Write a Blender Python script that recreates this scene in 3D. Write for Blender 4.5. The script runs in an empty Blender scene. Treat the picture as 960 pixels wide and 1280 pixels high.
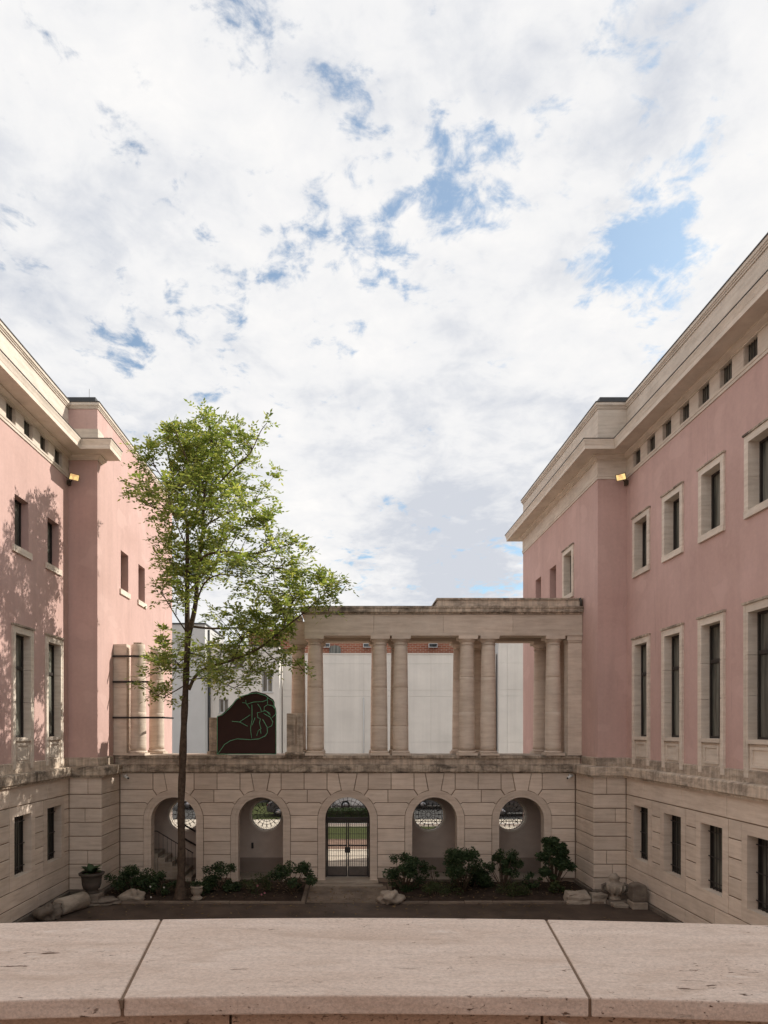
import bpy, math, random
from mathutils import Vector, Matrix

# ------------------------------------------------------------------ camera, sky, sun, exposure
F = 860.0            # focal length in photo pixels (photo 960 x 1280)
VX, VY = 434.5, 911  # vanishing point of the courtyard axis
HC = 5.8             # eye height above the courtyard
sc = bpy.context.scene
cam_d = bpy.data.cameras.new('camera'); cam = bpy.data.objects.new('camera', cam_d)
sc.collection.objects.link(cam); sc.camera = cam
cam.location = (0, 0, HC); cam.rotation_euler = (math.radians(90), 0, 0)
cam_d.sensor_fit = 'VERTICAL'; cam_d.sensor_height = 24.0; cam_d.lens = 24.0 * F / 1280
cam_d.shift_x = (480 - VX) / 1280; cam_d.shift_y = (VY - 640) / 1280
cam_d.clip_start = 0.05; cam_d.clip_end = 3000
sc.render.resolution_x, sc.render.resolution_y = 768, 1024

SUN = Vector((1.0, 0.44, 0.78)).normalized()      # towards the sun
elev = math.asin(SUN.z); azim = math.atan2(SUN.x, SUN.y)
sun_d = bpy.data.lights.new('sun', 'SUN'); sun_d.energy = 5.0; sun_d.angle = math.radians(0.6); sun_d.color = (1.0, 0.93, 0.83)
sun = bpy.data.objects.new('sun', sun_d); sc.collection.objects.link(sun)
sun.rotation_euler = (-SUN).to_track_quat('-Z', 'Y').to_euler(); sun.location = (40, 20, 40)

world = bpy.data.worlds.new('World'); sc.world = world; world.use_nodes = True
def build_world():
    nt = world.node_tree; N = nt.nodes; L = nt.links
    N.clear()
    def n(t, **k):
        x = N.new(t)
        for a, b in k.items(): setattr(x, a, b)
        return x
    out = n('ShaderNodeOutputWorld')
    sky = n('ShaderNodeTexSky'); sky.sky_type = 'NISHITA'; sky.sun_disc = False
    sky.sun_elevation = elev; sky.sun_rotation = azim; sky.air_density = 1.0; sky.dust_density = 1.4; sky.ozone_density = 1.2
    bsky = n('ShaderNodeBackground'); bsky.inputs['Strength'].default_value = 0.15
    tint = n('ShaderNodeMix', data_type='RGBA', blend_type='MULTIPLY'); tint.inputs['Factor'].default_value = 1.0
    tint.inputs[7].default_value = (0.86, 1.06, 1.08, 1); L.new(sky.outputs[0], tint.inputs[6]); L.new(tint.outputs[2], bsky.inputs['Color'])
    geo = n('ShaderNodeNewGeometry')
    neg = n('ShaderNodeVectorMath', operation='SCALE'); neg.inputs['Scale'].default_value = -1
    L.new(geo.outputs['Incoming'], neg.inputs[0])
    sep = n('ShaderNodeSeparateXYZ'); L.new(neg.outputs[0], sep.inputs[0])
    def math_(op, a, b=None, c=None, clamp=False):
        m = n('ShaderNodeMath', operation=op); m.use_clamp = clamp
        for i, v in enumerate((a, b, c)):
            if v is None: continue
            if isinstance(v, (int, float)): m.inputs[i].default_value = v
            else: L.new(v, m.inputs[i])
        return m.outputs[0]
    zz = math_('ADD', math_('MAXIMUM', sep.outputs['Z'], 0.0), 0.22)
    cx = math_('DIVIDE', sep.outputs['X'], zz); cy = math_('DIVIDE', sep.outputs['Y'], zz)
    com = n('ShaderNodeCombineXYZ'); L.new(cx, com.inputs[0]); L.new(cy, com.inputs[1])
    def noise(scale, detail, rough, off, dist=0.0, lac=2.0):
        mp = n('ShaderNodeMapping'); mp.inputs['Location'].default_value = off
        L.new(com.outputs[0], mp.inputs[0])
        t = n('ShaderNodeTexNoise'); t.inputs['Scale'].default_value = scale; t.inputs['Detail'].default_value = detail
        t.inputs['Roughness'].default_value = rough; t.inputs['Distortion'].default_value = dist; t.inputs['Lacunarity'].default_value = lac
        L.new(mp.outputs[0], t.inputs[0]); return t.outputs[0]
    big = noise(1.6, 4, 0.5, (3.1, 7.4, 0))
    fine = noise(7.2, 11, 0.62, (1.3, 2.2, 0), 0.45)
    xf = noise(22.0, 8, 0.6, (6.3, 1.2, 0), 0.4)
    dens = math_('ADD', math_('ADD', math_('MULTIPLY', big, 0.34), math_('MULTIPLY', fine, 0.66)), math_('MULTIPLY', math_('SUBTRACT', xf, 0.5), 0.42))
    # openings in the cloud deck, given as directions in the world
    gaps = [(805, 308, .10, .23), (430, 292, .08, .13), (605, 188, .06, .055), (165, 165, .10, .10), (300, 15, .08, .11), (500, 318, .06, .07),
            (435, 100, .06, .125), (885, 155, .06, .10), (555, 240, .05, .05), (800, 450, .12, .11), (280, 440, .07, .07), (345, 322, .07, .10),
            (685, 135, .05, .06), (655, 745, .13, .10), (490, 650, .12, .05), (10, 30, .08, .08), (830, 40, .07, .08), (150, 480, .10, .05), (20, 260, .06, .08),
            (690, 225, .05, .06), (640, 115, .05, .06), (730, 330, .05, .08), (850, 370, .08, .08), (540, 145, .05, .035), (270, 100, .06, .07)]
    gsum = None
    for (x, y, rad, amt) in gaps:
        d = Vector(((x - VX) / F, 1, (VY - y) / F)).normalized()
        dv = n('ShaderNodeVectorMath', operation='DISTANCE'); L.new(neg.outputs[0], dv.inputs[0]); dv.inputs[1].default_value = d
        mr = n('ShaderNodeMapRange'); mr.interpolation_type = 'SMOOTHSTEP'
        L.new(dv.outputs['Value'], mr.inputs[0]); mr.inputs[1].default_value = 0; mr.inputs[2].default_value = rad
        mr.inputs[3].default_value = amt*0.86; mr.inputs[4].default_value = 0
        gsum = mr.outputs[0] if gsum is None else math_('ADD', gsum, mr.outputs[0])
    dens = math_('SUBTRACT', dens, gsum)
    cov = n('ShaderNodeMapRange'); cov.interpolation_type = 'SMOOTHSTEP'
    L.new(dens, cov.inputs[0]); cov.inputs[1].default_value = 0.29; cov.inputs[2].default_value = 0.43; cov.inputs[3].default_value = 0.14
    # grey undersides and bright tops
    sh = noise(1.9, 6, 0.55, (9.2, 4.1, 0), 0.2)
    sh2 = noise(7.0, 8, 0.6, (2.2, 8.1, 0), 0.4)
    sh3 = noise(20.0, 6, 0.6, (4.2, 3.1, 0), 0.4)
    shade = math_('ADD', math_('ADD', math_('MULTIPLY', sh, 0.5), math_('MULTIPLY', sh2, 0.35)), math_('MULTIPLY', sh3, 0.15))
    for (x, y, rad, amt) in [(600, 695, .17, .19), (510, 650, .14, .10), (470, 700, .12, .04), (120, 470, .16, .06), (560, 400, .12, .05), (40, 200, .2, .06), (850, 90, .15, .04)]:   # greyer cloud bases
        d = Vector(((x - VX) / F, 1, (VY - y) / F)).normalized()
        dv = n('ShaderNodeVectorMath', operation='DISTANCE'); L.new(neg.outputs[0], dv.inputs[0]); dv.inputs[1].default_value = d
        mr = n('ShaderNodeMapRange'); mr.interpolation_type = 'SMOOTHSTEP'; L.new(dv.outputs['Value'], mr.inputs[0])
        mr.inputs[1].default_value = 0; mr.inputs[2].default_value = rad; mr.inputs[3].default_value = amt; mr.inputs[4].default_value = 0
        shade = math_('SUBTRACT', shade, mr.outputs[0])
    ramp = n('ShaderNodeValToRGB'); L.new(shade, ramp.inputs[0])
    ramp.color_ramp.elements[0].position = 0.36; ramp.color_ramp.elements[0].color = (0.66, 0.69, 0.755, 1)
    ramp.color_ramp.elements[1].position = 0.62; ramp.color_ramp.elements[1].color = (1.02, 1.0, 0.98, 1)
    e = ramp.color_ramp.elements.new(0.48); e.color = (0.90, 0.90, 0.91, 1)
    bcl = n('ShaderNodeBackground'); bcl.inputs['Strength'].default_value = 1.0
    L.new(ramp.outputs[0], bcl.inputs['Color'])
    mix = n('ShaderNodeMixShader'); L.new(cov.outputs[0], mix.inputs[0]); L.new(bsky.outputs[0], mix.inputs[1]); L.new(bcl.outputs[0], mix.inputs[2])
    L.new(mix.outputs[0], out.inputs[0])
build_world()
sc.view_settings.view_transform = 'Standard'; sc.view_settings.look = 'None'
sc.view_settings.exposure = 0.0; sc.view_settings.gamma = 1.0; sc.view_settings.use_curve_mapping = False
sc.cycles.use_denoising = True
sc.cycles.max_bounces = 6; sc.cycles.diffuse_bounces = 4; sc.cycles.transparent_max_bounces = 8

# ------------------------------------------------------------------ helpers
COL = sc.collection
RND = random.Random(11)
W = {}                         # world (or local-root) origin of every object

def at(x, y, Y):               # a measured photo point at a known distance -> place in the courtyard
    return Vector(((x - VX) * Y / F, Y, HC - (y - VY) * Y / F))

class MB:
    def __init__(s): s.v = []; s.f = []; s.m = []; s.sm = []
    def add(s, vs, fs, m=0, smooth=False):
        b = len(s.v); s.v += [tuple(v) for v in vs]
        for f in fs: s.f.append(tuple(b + i for i in f)); s.m.append(m); s.sm.append(smooth)
        return s
    def box(s, x0, x1, y0, y1, z0, z1, m=0):
        x0, x1 = min(x0, x1), max(x0, x1); y0, y1 = min(y0, y1), max(y0, y1); z0, z1 = min(z0, z1), max(z0, z1)
        return s.add([(x0,y0,z0),(x1,y0,z0),(x1,y1,z0),(x0,y1,z0),(x0,y0,z1),(x1,y0,z1),(x1,y1,z1),(x0,y1,z1)],
                     [(0,3,2,1),(4,5,6,7),(0,1,5,4),(1,2,6,5),(2,3,7,6),(3,0,4,7)], m)
    def quad(s, a, b, c, d, m=0): return s.add([a, b, c, d], [(0, 1, 2, 3)], m)
    def prism_xz(s, pts, y0, y1, m=0, cham=0.0):
        # polygon in x,z swept from y0 (front) to y1 (back); optional eased front edge
        n = len(pts)
        if cham:
            cxx = sum(p[0] for p in pts) / n; czz = sum(p[1] for p in pts) / n
            fr = []
            for (x, z) in pts:
                dx, dz = cxx - x, czz - z
                fr.append((x + math.copysign(min(cham, abs(dx)), dx), z + math.copysign(min(cham, abs(dz)), dz)))
            vs = [(x, y0, z) for x, z in fr] + [(x, y0 + cham, z) for x, z in pts] + [(x, y1, z) for x, z in pts]
            fs = [tuple(range(n))]
            for k in range(2):
                for i in range(n):
                    j = (i + 1) % n; fs.append((k*n + j, k*n + i, (k+1)*n + i, (k+1)*n + j))
            fs.append(tuple(reversed(range(2*n, 3*n))))
            return s.add(vs, fs, m)
        vs = [(x, y0, z) for x, z in pts] + [(x, y1, z) for x, z in pts]
        fs = [tuple(range(n)), tuple(reversed(range(n, 2*n)))]
        for i in range(n):
            j = (i + 1) % n; fs.append((j, i, n + i, n + j))
        return s.add(vs, fs, m)
    def lathe(s, prof, c=(0,0,0), n=24, m=0, smooth=True, axis='z', close=True):
        vs = []; fs = []
        for (r, z) in prof:
            for k in range(n):
                a = 2*math.pi*k/n
                if axis == 'z': vs.append((c[0]+r*math.cos(a), c[1]+r*math.sin(a), c[2]+z))
                elif axis == 'y': vs.append((c[0]+r*math.cos(a), c[1]+z, c[2]+r*math.sin(a)))
                else: vs.append((c[0]+z, c[1]+r*math.cos(a), c[2]+r*math.sin(a)))
        for i in range(len(prof)-1):
            for k in range(n):
                k2 = (k+1) % n; fs.append((i*n+k, i*n+k2, (i+1)*n+k2, (i+1)*n+k))
        s.add(vs, fs, m, smooth)
        if close:
            b = len(s.v) - len(vs)
            s.f.append(tuple(b+k for k in reversed(range(n)))); s.m.append(m); s.sm.append(False)
            s.f.append(tuple(b+(len(prof)-1)*n+k for k in range(n))); s.m.append(m); s.sm.append(False)
        return s
    def tube(s, pts, rad, n=6, m=0, smooth=True):
        pts = [Vector(p) for p in pts]
        if isinstance(rad, (int, float)): rad = [rad]*len(pts)
        vs = []; fs = []
        for i, p in enumerate(pts):
            d = (pts[min(i+1, len(pts)-1)] - pts[max(i-1, 0)])
            if d.length < 1e-6: d = Vector((0,0,1))
            d.normalize()
            u = d.cross(Vector((0.13,0.97,0.2))); 
            if u.length < 1e-3: u = d.cross(Vector((1,0,0)))
            u.normalize(); w = d.cross(u)
            for k in range(n):
                a = 2*math.pi*k/n; vs.append(tuple(p + (u*math.cos(a) + w*math.sin(a))*rad[i]))
        for i in range(len(pts)-1):
            for k in range(n):
                k2 = (k+1) % n; fs.append((i*n+k, i*n+k2, (i+1)*n+k2, (i+1)*n+k))
        fs.append(tuple(reversed(range(n)))); fs.append(tuple((len(pts)-1)*n+k for k in range(n)))
        return s.add(vs, fs, m, smooth)
    def sweep(s, path, prof, m=0, caps=True):
        # path: list of (x, y, ox, oy); prof: list of (p, z); axis-aligned mitres
        n = len(prof); vs = []; fs = []
        for (x, y, ox, oy) in path:
            for (p, z) in prof: vs.append((x + ox*p, y + oy*p, z))
        for i in range(len(path)-1):
            for k in range(n-1): fs.append((i*n+k, (i+1)*n+k, (i+1)*n+k+1, i*n+k+1))
        if caps: fs += [tuple(range(n)), tuple(reversed(range((len(path)-1)*n, len(path)*n)))]
        return s.add(vs, fs, m)
    def build(s, name, mat, parent=None, base=False, bevel=0.0):
        xs = [v[0] for v in s.v]; ys = [v[1] for v in s.v]; zs = [v[2] for v in s.v]
        c = Vector(((min(xs)+max(xs))/2, (min(ys)+max(ys))/2, min(zs) if base else (min(zs)+max(zs))/2))
        me = bpy.data.meshes.new(name)
        me.from_pydata([(v[0]-c.x, v[1]-c.y, v[2]-c.z) for v in s.v], [], s.f)
        mats = mat if isinstance(mat, (list, tuple)) else [mat]
        for q in mats: me.materials.append(q)
        me.polygons.foreach_set('material_index', s.m); me.polygons.foreach_set('use_smooth', s.sm)
        me.update()
        o = bpy.data.objects.new(name, me); COL.objects.link(o); W[o] = c
        if parent is not None:
            o.parent = parent; o.location = c - W[parent]
        else: o.location = c
        if bevel:
            b = o.modifiers.new('edge', 'BEVEL'); b.width = bevel; b.segments = 2; b.limit_method = 'ANGLE'; b.angle_limit = math.radians(50)
        return o

def tag(o, label, cat, group=None):
    o['label'] = label; o['category'] = cat
    if group: o['group'] = group
    return o
def thing(name, label, cat, loc=(0,0,0), group=None, local=False, rz=0.0):
    o = bpy.data.objects.new(name, None); COL.objects.link(o); o.location = loc; o.rotation_euler = (0, 0, rz)
    o.empty_display_size = 0.2
    W[o] = Vector((0,0,0)) if local else Vector(loc)
    return tag(o, label, cat, group)
def struct(o): o['kind'] = 'structure'; return o
def stuff(o): o['kind'] = 'stuff'; return o
def copy_tree(o, parent=None):
    c = o.copy(); COL.objects.link(c); c.parent = parent
    for ch in list(o.children): copy_tree(ch, c)
    return c

# ------------------------------------------------------------------ materials
def new_mat(name, rough=0.85, spec=0.3):
    m = bpy.data.materials.new(name); m.use_nodes = True
    nt = m.node_tree; b = nt.nodes['Principled BSDF']
    b.inputs['Roughness'].default_value = rough; b.inputs['Specular IOR Level'].default_value = spec
    return m, nt, b
class NT:
    def __init__(s, nt): s.nt = nt; s.N = nt.nodes; s.L = nt.links; s._pos = None
    def n(s, t, **k):
        x = s.N.new(t)
        for a, b in k.items(): setattr(x, a, b)
        return x
    def pos(s):
        if s._pos is None: s._pos = s.n('ShaderNodeNewGeometry').outputs['Position']
        return s._pos
    def noise(s, scale=(1,1,1), detail=4, rough=0.55, dist=0.0, off=(0,0,0)):
        mp = s.n('ShaderNodeMapping'); mp.inputs['Scale'].default_value = scale; mp.inputs['Location'].default_value = off
        s.L.new(s.pos(), mp.inputs[0])
        t = s.n('ShaderNodeTexNoise'); t.inputs['Scale'].default_value = 1; t.inputs['Detail'].default_value = detail
        t.inputs['Roughness'].default_value = rough; t.inputs['Distortion'].default_value = dist
        s.L.new(mp.outputs[0], t.inputs[0]); return t.outputs[0]
    def ramp(s, f, stops):
        r = s.n('ShaderNodeValToRGB'); s.L.new(f, r.inputs[0]); cr = r.color_ramp
        def c4(c): return (c, c, c, 1) if isinstance(c, (int, float)) else (*c, 1)
        cr.elements[0].position = stops[0][0]; cr.elements[0].color = c4(stops[0][1])
        cr.elements[1].position = stops[-1][0]; cr.elements[1].color = c4(stops[-1][1])
        for p, c in stops[1:-1]:
            e = cr.elements.new(p); e.color = c4(c)
        return r.outputs[0]
    def mix(s, fac, a, b, mode='MIX'):
        m = s.n('ShaderNodeMix', data_type='RGBA', blend_type=mode)
        for sock, v in ((m.inputs['Factor'], fac), (m.inputs[6], a), (m.inputs[7], b)):
            if isinstance(v, (int, float)): sock.default_value = v
            elif isinstance(v, tuple): sock.default_value = (*v, 1)
            else: s.L.new(v, sock)
        return m.outputs[2]
    def mth(s, op, a, b):
        m = s.n('ShaderNodeMath', operation=op)
        for i, v in enumerate((a, b)):
            if isinstance(v, (int, float)): m.inputs[i].default_value = v
            else: s.L.new(v, m.inputs[i])
        return m.outputs[0]
    def bump(s, h, bsdf, strength=0.3, dist=0.01):
        b = s.n('ShaderNodeBump'); b.inputs['Strength'].default_value = strength; b.inputs['Distance'].default_value = dist
        s.L.new(h, b.inputs['Height']); s.L.new(b.outputs[0], bsdf.inputs['Normal'])

def mat_stucco(name, c1, c2):
    m, nt, b = new_mat(name, 0.92, 0.15); g = NT(nt)
    col = g.ramp(g.noise((.42,.42,.36), 7, .62, .6), [(.32, c1), (.68, c2)])
    col = g.mix(0.45, col, g.ramp(g.noise((2.6,2.6,.22), 5, .6, .3), [(.35, .86), (.6, 1.0)]), 'MULTIPLY')
    col = g.mix(0.5, col, g.ramp(g.noise((9,9,9), 6, .7), [(.3, .88), (.7, 1.06)]), 'MULTIPLY')
    patch = g.ramp(g.noise((.8,.8,1.1), 3, .45, .3, (7,3,5)), [(.60, 0.0), (.64, .32)])          # old repairs in a paler mix
    col = g.mix(patch, col, (min(1,c2[0]*1.08), c2[1]*1.12, c2[2]*1.12))
    stain = g.ramp(g.noise((5.5,5.5,.35), 6, .65, .4, (2,9,1)), [(.62, 0.0), (.74, .42)])       # rain streaks
    col = g.mix(stain, col, (c1[0]*.58, c1[1]*.60, c1[2]*.62))
    nt.links.new(col, b.inputs['Base Color'])
    g.bump(g.mth('ADD', g.noise((45,45,45), 4, .6), g.noise((3,3,3), 4, .6)), b, 0.4, 0.008)
    return m
def mat_stone(name, c1, c2, c3, grime=0.0, rough=0.85, vein=11.0, streaky=0.0):
    m, nt, b = new_mat(name, rough, 0.25); g = NT(nt)
    lay = g.noise((1.1,1.1,vein), 7, .62, .25)
    col = g.ramp(lay, [(.28, c1), (.5, c2), (.72, c3)])
    info = g.n('ShaderNodeObjectInfo').outputs['Random']
    col = g.mix(0.85, col, g.ramp(info, [(0, .86), (1, 1.08)]), 'MULTIPLY')
    col = g.mix(0.6, col, g.ramp(g.noise((1.6,1.6,1.6), 6, .65), [(.3, .82), (.65, 1.05)]), 'MULTIPLY')
    pits = g.noise((16,16,55), 4, .7, .1)
    col = g.mix(1.0, col, g.ramp(pits, [(.26, .6), (.36, 1.0)]), 'MULTIPLY')
    if streaky:
        st = g.ramp(g.noise((7,7,.5), 5, .65, .3), [(.44, 1 - streaky), (.58, 1.0)])
        col = g.mix(1.0, col, st, 'MULTIPLY')
    if grime:
        gr = g.mth('MULTIPLY', g.ramp(g.noise((1.3,1.3,2.6), 8, .72, .5, (4,2,1)), [(.46, 0.0), (.62, 1.0)]), grime)
        col = g.mix(gr, col, (0.045, 0.038, 0.032))
    nt.links.new(col, b.inputs['Base Color'])
    g.bump(g.mth('ADD', pits, g.noise((30,30,30), 4, .6)), b, 0.35, 0.006)
    return m
def mat_plain(name, c, rough=0.6, spec=0.3, metal=0.0, var=0.15, scale=6.0, bump=0.0):
    m, nt, b = new_mat(name, rough, spec); g = NT(nt)
    b.inputs['Metallic'].default_value = metal
    f = g.ramp(g.noise((scale,)*3, 6, .65), [(.3, 1-var), (.7, 1+var)])
    nt.links.new(g.mix(1.0, c, f, 'MULTIPLY'), b.inputs['Base Color'])
    if bump: g.bump(g.noise((scale*4,)*3, 5, .65), b, bump, 0.02)
    return m
def mat_leaf(name, cols, trans=0.35):
    m, nt, b = new_mat(name, 0.55, 0.3); g = NT(nt)
    r = g.n('ShaderNodeNewGeometry').outputs['Random Per Island']
    col = g.ramp(r, [(i/(len(cols)-1), c) for i, c in enumerate(cols)])
    col = g.mix(.7, col, g.ramp(g.noise((1.3,1.3,1.3), 3, .5), [(.3, .75), (.7, 1.15)]), 'MULTIPLY')
    nt.links.new(col, b.inputs['Base Color'])
    t = g.n('ShaderNodeBsdfTranslucent'); nt.links.new(g.mix(1.0, col, (1.25,1.2,.6), 'MULTIPLY'), t.inputs[0])
    mx = g.n('ShaderNodeMixShader'); mx.inputs[0].default_value = trans
    nt.links.new(b.outputs[0], mx.inputs[1]); nt.links.new(t.outputs[0], mx.inputs[2])
    nt.links.new(mx.outputs[0], nt.nodes['Material Output'].inputs[0])
    return m
def mat_glass(name, c, rough=0.06):
    m, nt, b = new_mat(name, rough, 0.6); g = NT(nt)
    f = g.ramp(g.noise((5,5,.6), 4, .5), [(.35, .45), (.7, 1.8)])
    nt.links.new(g.mix(1.0, c, f, 'MULTIPLY'), b.inputs['Base Color'])
    return m
def mat_emit(name, c, s):
    m, nt, b = new_mat(name, .3, .5); g = NT(nt); b.inputs['Base Color'].default_value = (.5, .42, .3, 1)
    col = g.ramp(g.noise((9,9,9), 3, .5), [(.35, tuple(q*.55 for q in c)), (.6, tuple(min(1, q*1.5) for q in c))])
    nt.links.new(col, b.inputs['Emission Color']); b.inputs['Emission Strength'].default_value = s
    return m

M = {}
M['pink'] = mat_stucco('pink_stucco', (.54,.365,.325), (.63,.435,.395))
M['stone'] = mat_stone('travertine', (.57,.465,.375), (.68,.57,.475), (.74,.635,.54))
M['stone_trim'] = mat_stone('travertine_trim', (.62,.53,.44), (.72,.63,.535), (.78,.70,.61), grime=0.10)
M['stone_soot'] = mat_stone('travertine_sooty', (.47,.375,.29), (.60,.495,.39), (.66,.565,.46), grime=0.8, streaky=0.35)
M['stone_worn'] = mat_stone('travertine_worn', (.52,.42,.33), (.64,.53,.425), (.70,.60,.50), grime=0.5, streaky=0.25)
M['mortar'] = mat_stone('joint_mortar', (.25,.19,.145), (.30,.23,.175), (.34,.265,.205))
M['plaster'] = mat_stone('niche_plaster', (.46,.37,.31), (.52,.425,.36), (.57,.475,.405), vein=2.0)
M['plaster_dark'] = mat_stone('niche_dado', (.27,.205,.17), (.30,.235,.195), (.33,.26,.215), vein=2.0)
M['column'] = mat_stone('column_travertine', (.56,.455,.365), (.67,.565,.47), (.73,.635,.535), grime=0.06, vein=9.0)
M['roof'] = mat_plain('dark_roof_metal', (.06,.062,.065), .5)
M['flash'] = mat_plain('edge_flashing', (.075,.07,.065), .5)
M['glass'] = mat_glass('window_glass', (.13,.13,.11))
M['sash'] = mat_plain('dark_sash', (.035,.03,.027), .5)
M['blind_pane'] = mat_plain('blind_pane_brown', (.085,.05,.04), .7, .2)  # even dark brown fill of the blind far windows
M['iron'] = mat_plain('wrought_iron', (.035,.03,.028), .5)
M['gate_paint'] = mat_plain('gate_paint', (.10,.085,.075), .5)
M['lamp_body'] = mat_plain('lamp_housing', (.09,.07,.05), .5)
M['lamp_lens'] = mat_emit('lit_lens', (1.0,.50,.18), 1.0)
M['bark'] = mat_plain('bark', (.085,.062,.046), .95, .1, var=.4, scale=9, bump=.8)
M['twig'] = mat_plain('twig_bark', (.10,.072,.05), .95, .1, var=.3, scale=9)
M['leaf'] = mat_leaf('ash_leaf', [(.12,.18,.055), (.19,.26,.08), (.28,.345,.115), (.43,.45,.19), (.16,.225,.07)], .54)
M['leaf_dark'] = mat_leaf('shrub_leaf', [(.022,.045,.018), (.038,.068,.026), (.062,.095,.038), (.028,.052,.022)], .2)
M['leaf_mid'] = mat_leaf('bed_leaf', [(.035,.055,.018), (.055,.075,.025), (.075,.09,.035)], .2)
M['paving'] = mat_plain('courtyard_paving', (.07,.05,.038), .6, .3, var=.5, scale=1.1, bump=.4)
M['soil'] = mat_plain('bed_soil', (.045,.032,.025), 1, .05, var=.4, scale=5, bump=.8)
M['step'] = mat_stone('step_stone', (.30,.245,.19), (.36,.30,.24), (.41,.35,.29), grime=.2)
M['flag'] = mat_stone('flagstone', (.15,.115,.09), (.20,.155,.12), (.25,.20,.155), grime=.4)
M['rock'] = mat_stone('rock', (.27,.22,.17), (.38,.32,.26), (.45,.39,.32), grime=.35, vein=3)
M['urn_stone'] = mat_stone('urn_stone', (.06,.05,.042), (.10,.082,.068), (.14,.115,.095), grime=.4, vein=3)
M['dark_rock'] = mat_stone('weathered_rock', (.12,.10,.08), (.19,.155,.125), (.25,.21,.17), grime=.5, vein=3)
def mat_render(name, c):
    m, nt, b = new_mat(name, .9, .2); g = NT(nt)
    col = g.mix(.8, c, g.ramp(g.noise((.35,.35,.5), 6, .6), [(.3,.88),(.7,1.05)]), 'MULTIPLY')
    col = g.mix(.4, col, g.ramp(g.noise((1.6,1.6,.09), 6, .65, .2), [(.38,.84),(.58,1.0)]), 'MULTIPLY')
    nt.links.new(col, b.inputs['Base Color']); return m
M['white'] = mat_render('white_render', (.80,.765,.71))
M['white_grey'] = mat_plain('grey_render', (.60,.60,.59), .9, .2, var=.05, scale=.6)
M['gravel'] = mat_plain('pale_gravel', (.45,.40,.33), .95, .1, var=.2, scale=4)
M['brick_path'] = mat_plain('brick_path', (.18,.12,.09), .9, .1, var=.3, scale=3)
M['grass'] = mat_plain('lawn', (.048,.056,.018), .9, .1, var=.4, scale=6)
M['asphalt'] = mat_plain('asphalt', (.055,.054,.052), .9, .2, var=.2, scale=2)
M['ground'] = mat_plain('ground', (.16,.14,.12), .95, .1, var=.2, scale=.4)
M['cam_white'] = mat_plain('camera_plastic', (.7,.69,.66), .4)
def brick_mat():
    m, nt, b = new_mat('red_brick', .9, .15); g = NT(nt)
    t = g.n('ShaderNodeTexBrick'); mp = g.n('ShaderNodeMapping'); mp.inputs['Rotation'].default_value = (math.radians(90), 0, 0)
    nt.links.new(g.pos(), mp.inputs[0]); nt.links.new(mp.outputs[0], t.inputs[0])
    t.inputs['Color1'].default_value = (.28,.085,.05,1); t.inputs['Color2'].default_value = (.36,.13,.075,1); t.inputs['Mortar'].default_value = (.42,.34,.27,1)
    t.inputs['Scale'].default_value = 1; t.inputs['Brick Width'].default_value = .5; t.inputs['Row Height'].default_value = .17; t.inputs['Mortar Size'].default_value = .02
    nt.links.new(t.outputs[0], b.inputs['Base Color']); return m
M['brick'] = brick_mat()

# ------------------------------------------------------------------ ground and courtyard
def sheet(name, x0, x1, y0, y1, z, mat):
    mb = MB(); mb.box(x0, x1, y0, y1, z - 0.05, z); return struct(mb.build(name, mat))
struct(MB().quad((-900,-500,-.06),(900,-500,-.06),(900,1800,-.06),(-900,1800,-.06)).build('ground', M['ground']))
sheet('courtyard_paving', -9.9, 9.9, 0.5, 26.5, 0.0, M['paving'])
sheet('bounce_floor', -9.4, 9.4, 1.8, 20.4, 0.006, M['gravel'])  # unseen pale floor, added to bounce fill light onto the lower walls
sheet('gallery_floor', -8.6, 8.6, 26.5, 28.1, 0.006, M['step'])
sheet('gravel_forecourt', -40, 40, 28.1, 33.2, -.004, M['gravel'])
sheet('brick_path', -40, 40, 33.2, 36.2, -.002, M['brick_path'])
sheet('lawn', -2.4, 9.0, 36.2, 40.9, 0.0, M['grass']); sheet('pale_walk', 9.0, 40, 36.2, 40.9, 0.0, M['gravel'])
sheet('pavement', -60, 60, 40.9, 44.0, 0.0, M['gravel'])
sheet('road', -90, 90, 44.0, 56.0, -.012, M['asphalt'])
sheet('far_pavement', -90, 90, 56.0, 59.6, 0.06, M['gravel'])

CO = [4.14, 3.50, 3.01, 2.52, 2.03, 1.54, 1.05, .57, .15]      # course lines of the rusticated base
XU, XP, XL, XB = 9.82, 8.80, 9.76, 8.62                        # wing plaster, pavilion plaster, wing base, pavilion base
YP, YB, YE = 24.2, 24.1, 34.5

def block_x(s, xf, y0, y1, z0, z1, t=.06, g=.016, c=.012):
    mb = MB(); y0 += g*.6; y1 -= g*.6; z0 += g; z1 -= g
    a, b, d = s*xf, s*(xf + c), s*(xf + t)
    vs = [(a,y0+c,z0+c),(a,y1-c,z0+c),(a,y1-c,z1-c),(a,y0+c,z1-c),(b,y0,z0),(b,y1,z0),(b,y1,z1),(b,y0,z1),(d,y0,z0),(d,y1,z0),(d,y1,z1),(d,y0,z1)]
    fs = [(0,1,2,3)] + [(k+i, k+(i+1)%4, k+4+(i+1)%4, k+4+i) for k in (0,4) for i in range(4)]
    return mb.add(vs, fs)
def block_y(yf, x0, x1, z0, z1, t=.06, g=.016, c=.012):
    return MB().prism_xz([(x0+g*.6,z0+g),(x1-g*.6,z0+g),(x1-g*.6,z1-g),(x0+g*.6,z1-g)], yf, yf+t, 0, c)
def split(a, b, lo, hi, rnd):
    out = [a]
    while b - out[-1] > hi:
        out.append(out[-1] + rnd.uniform(lo, hi))
    if len(out) > 1 and b - out[-1] < lo*.5: out.pop()
    return out + [b]

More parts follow.
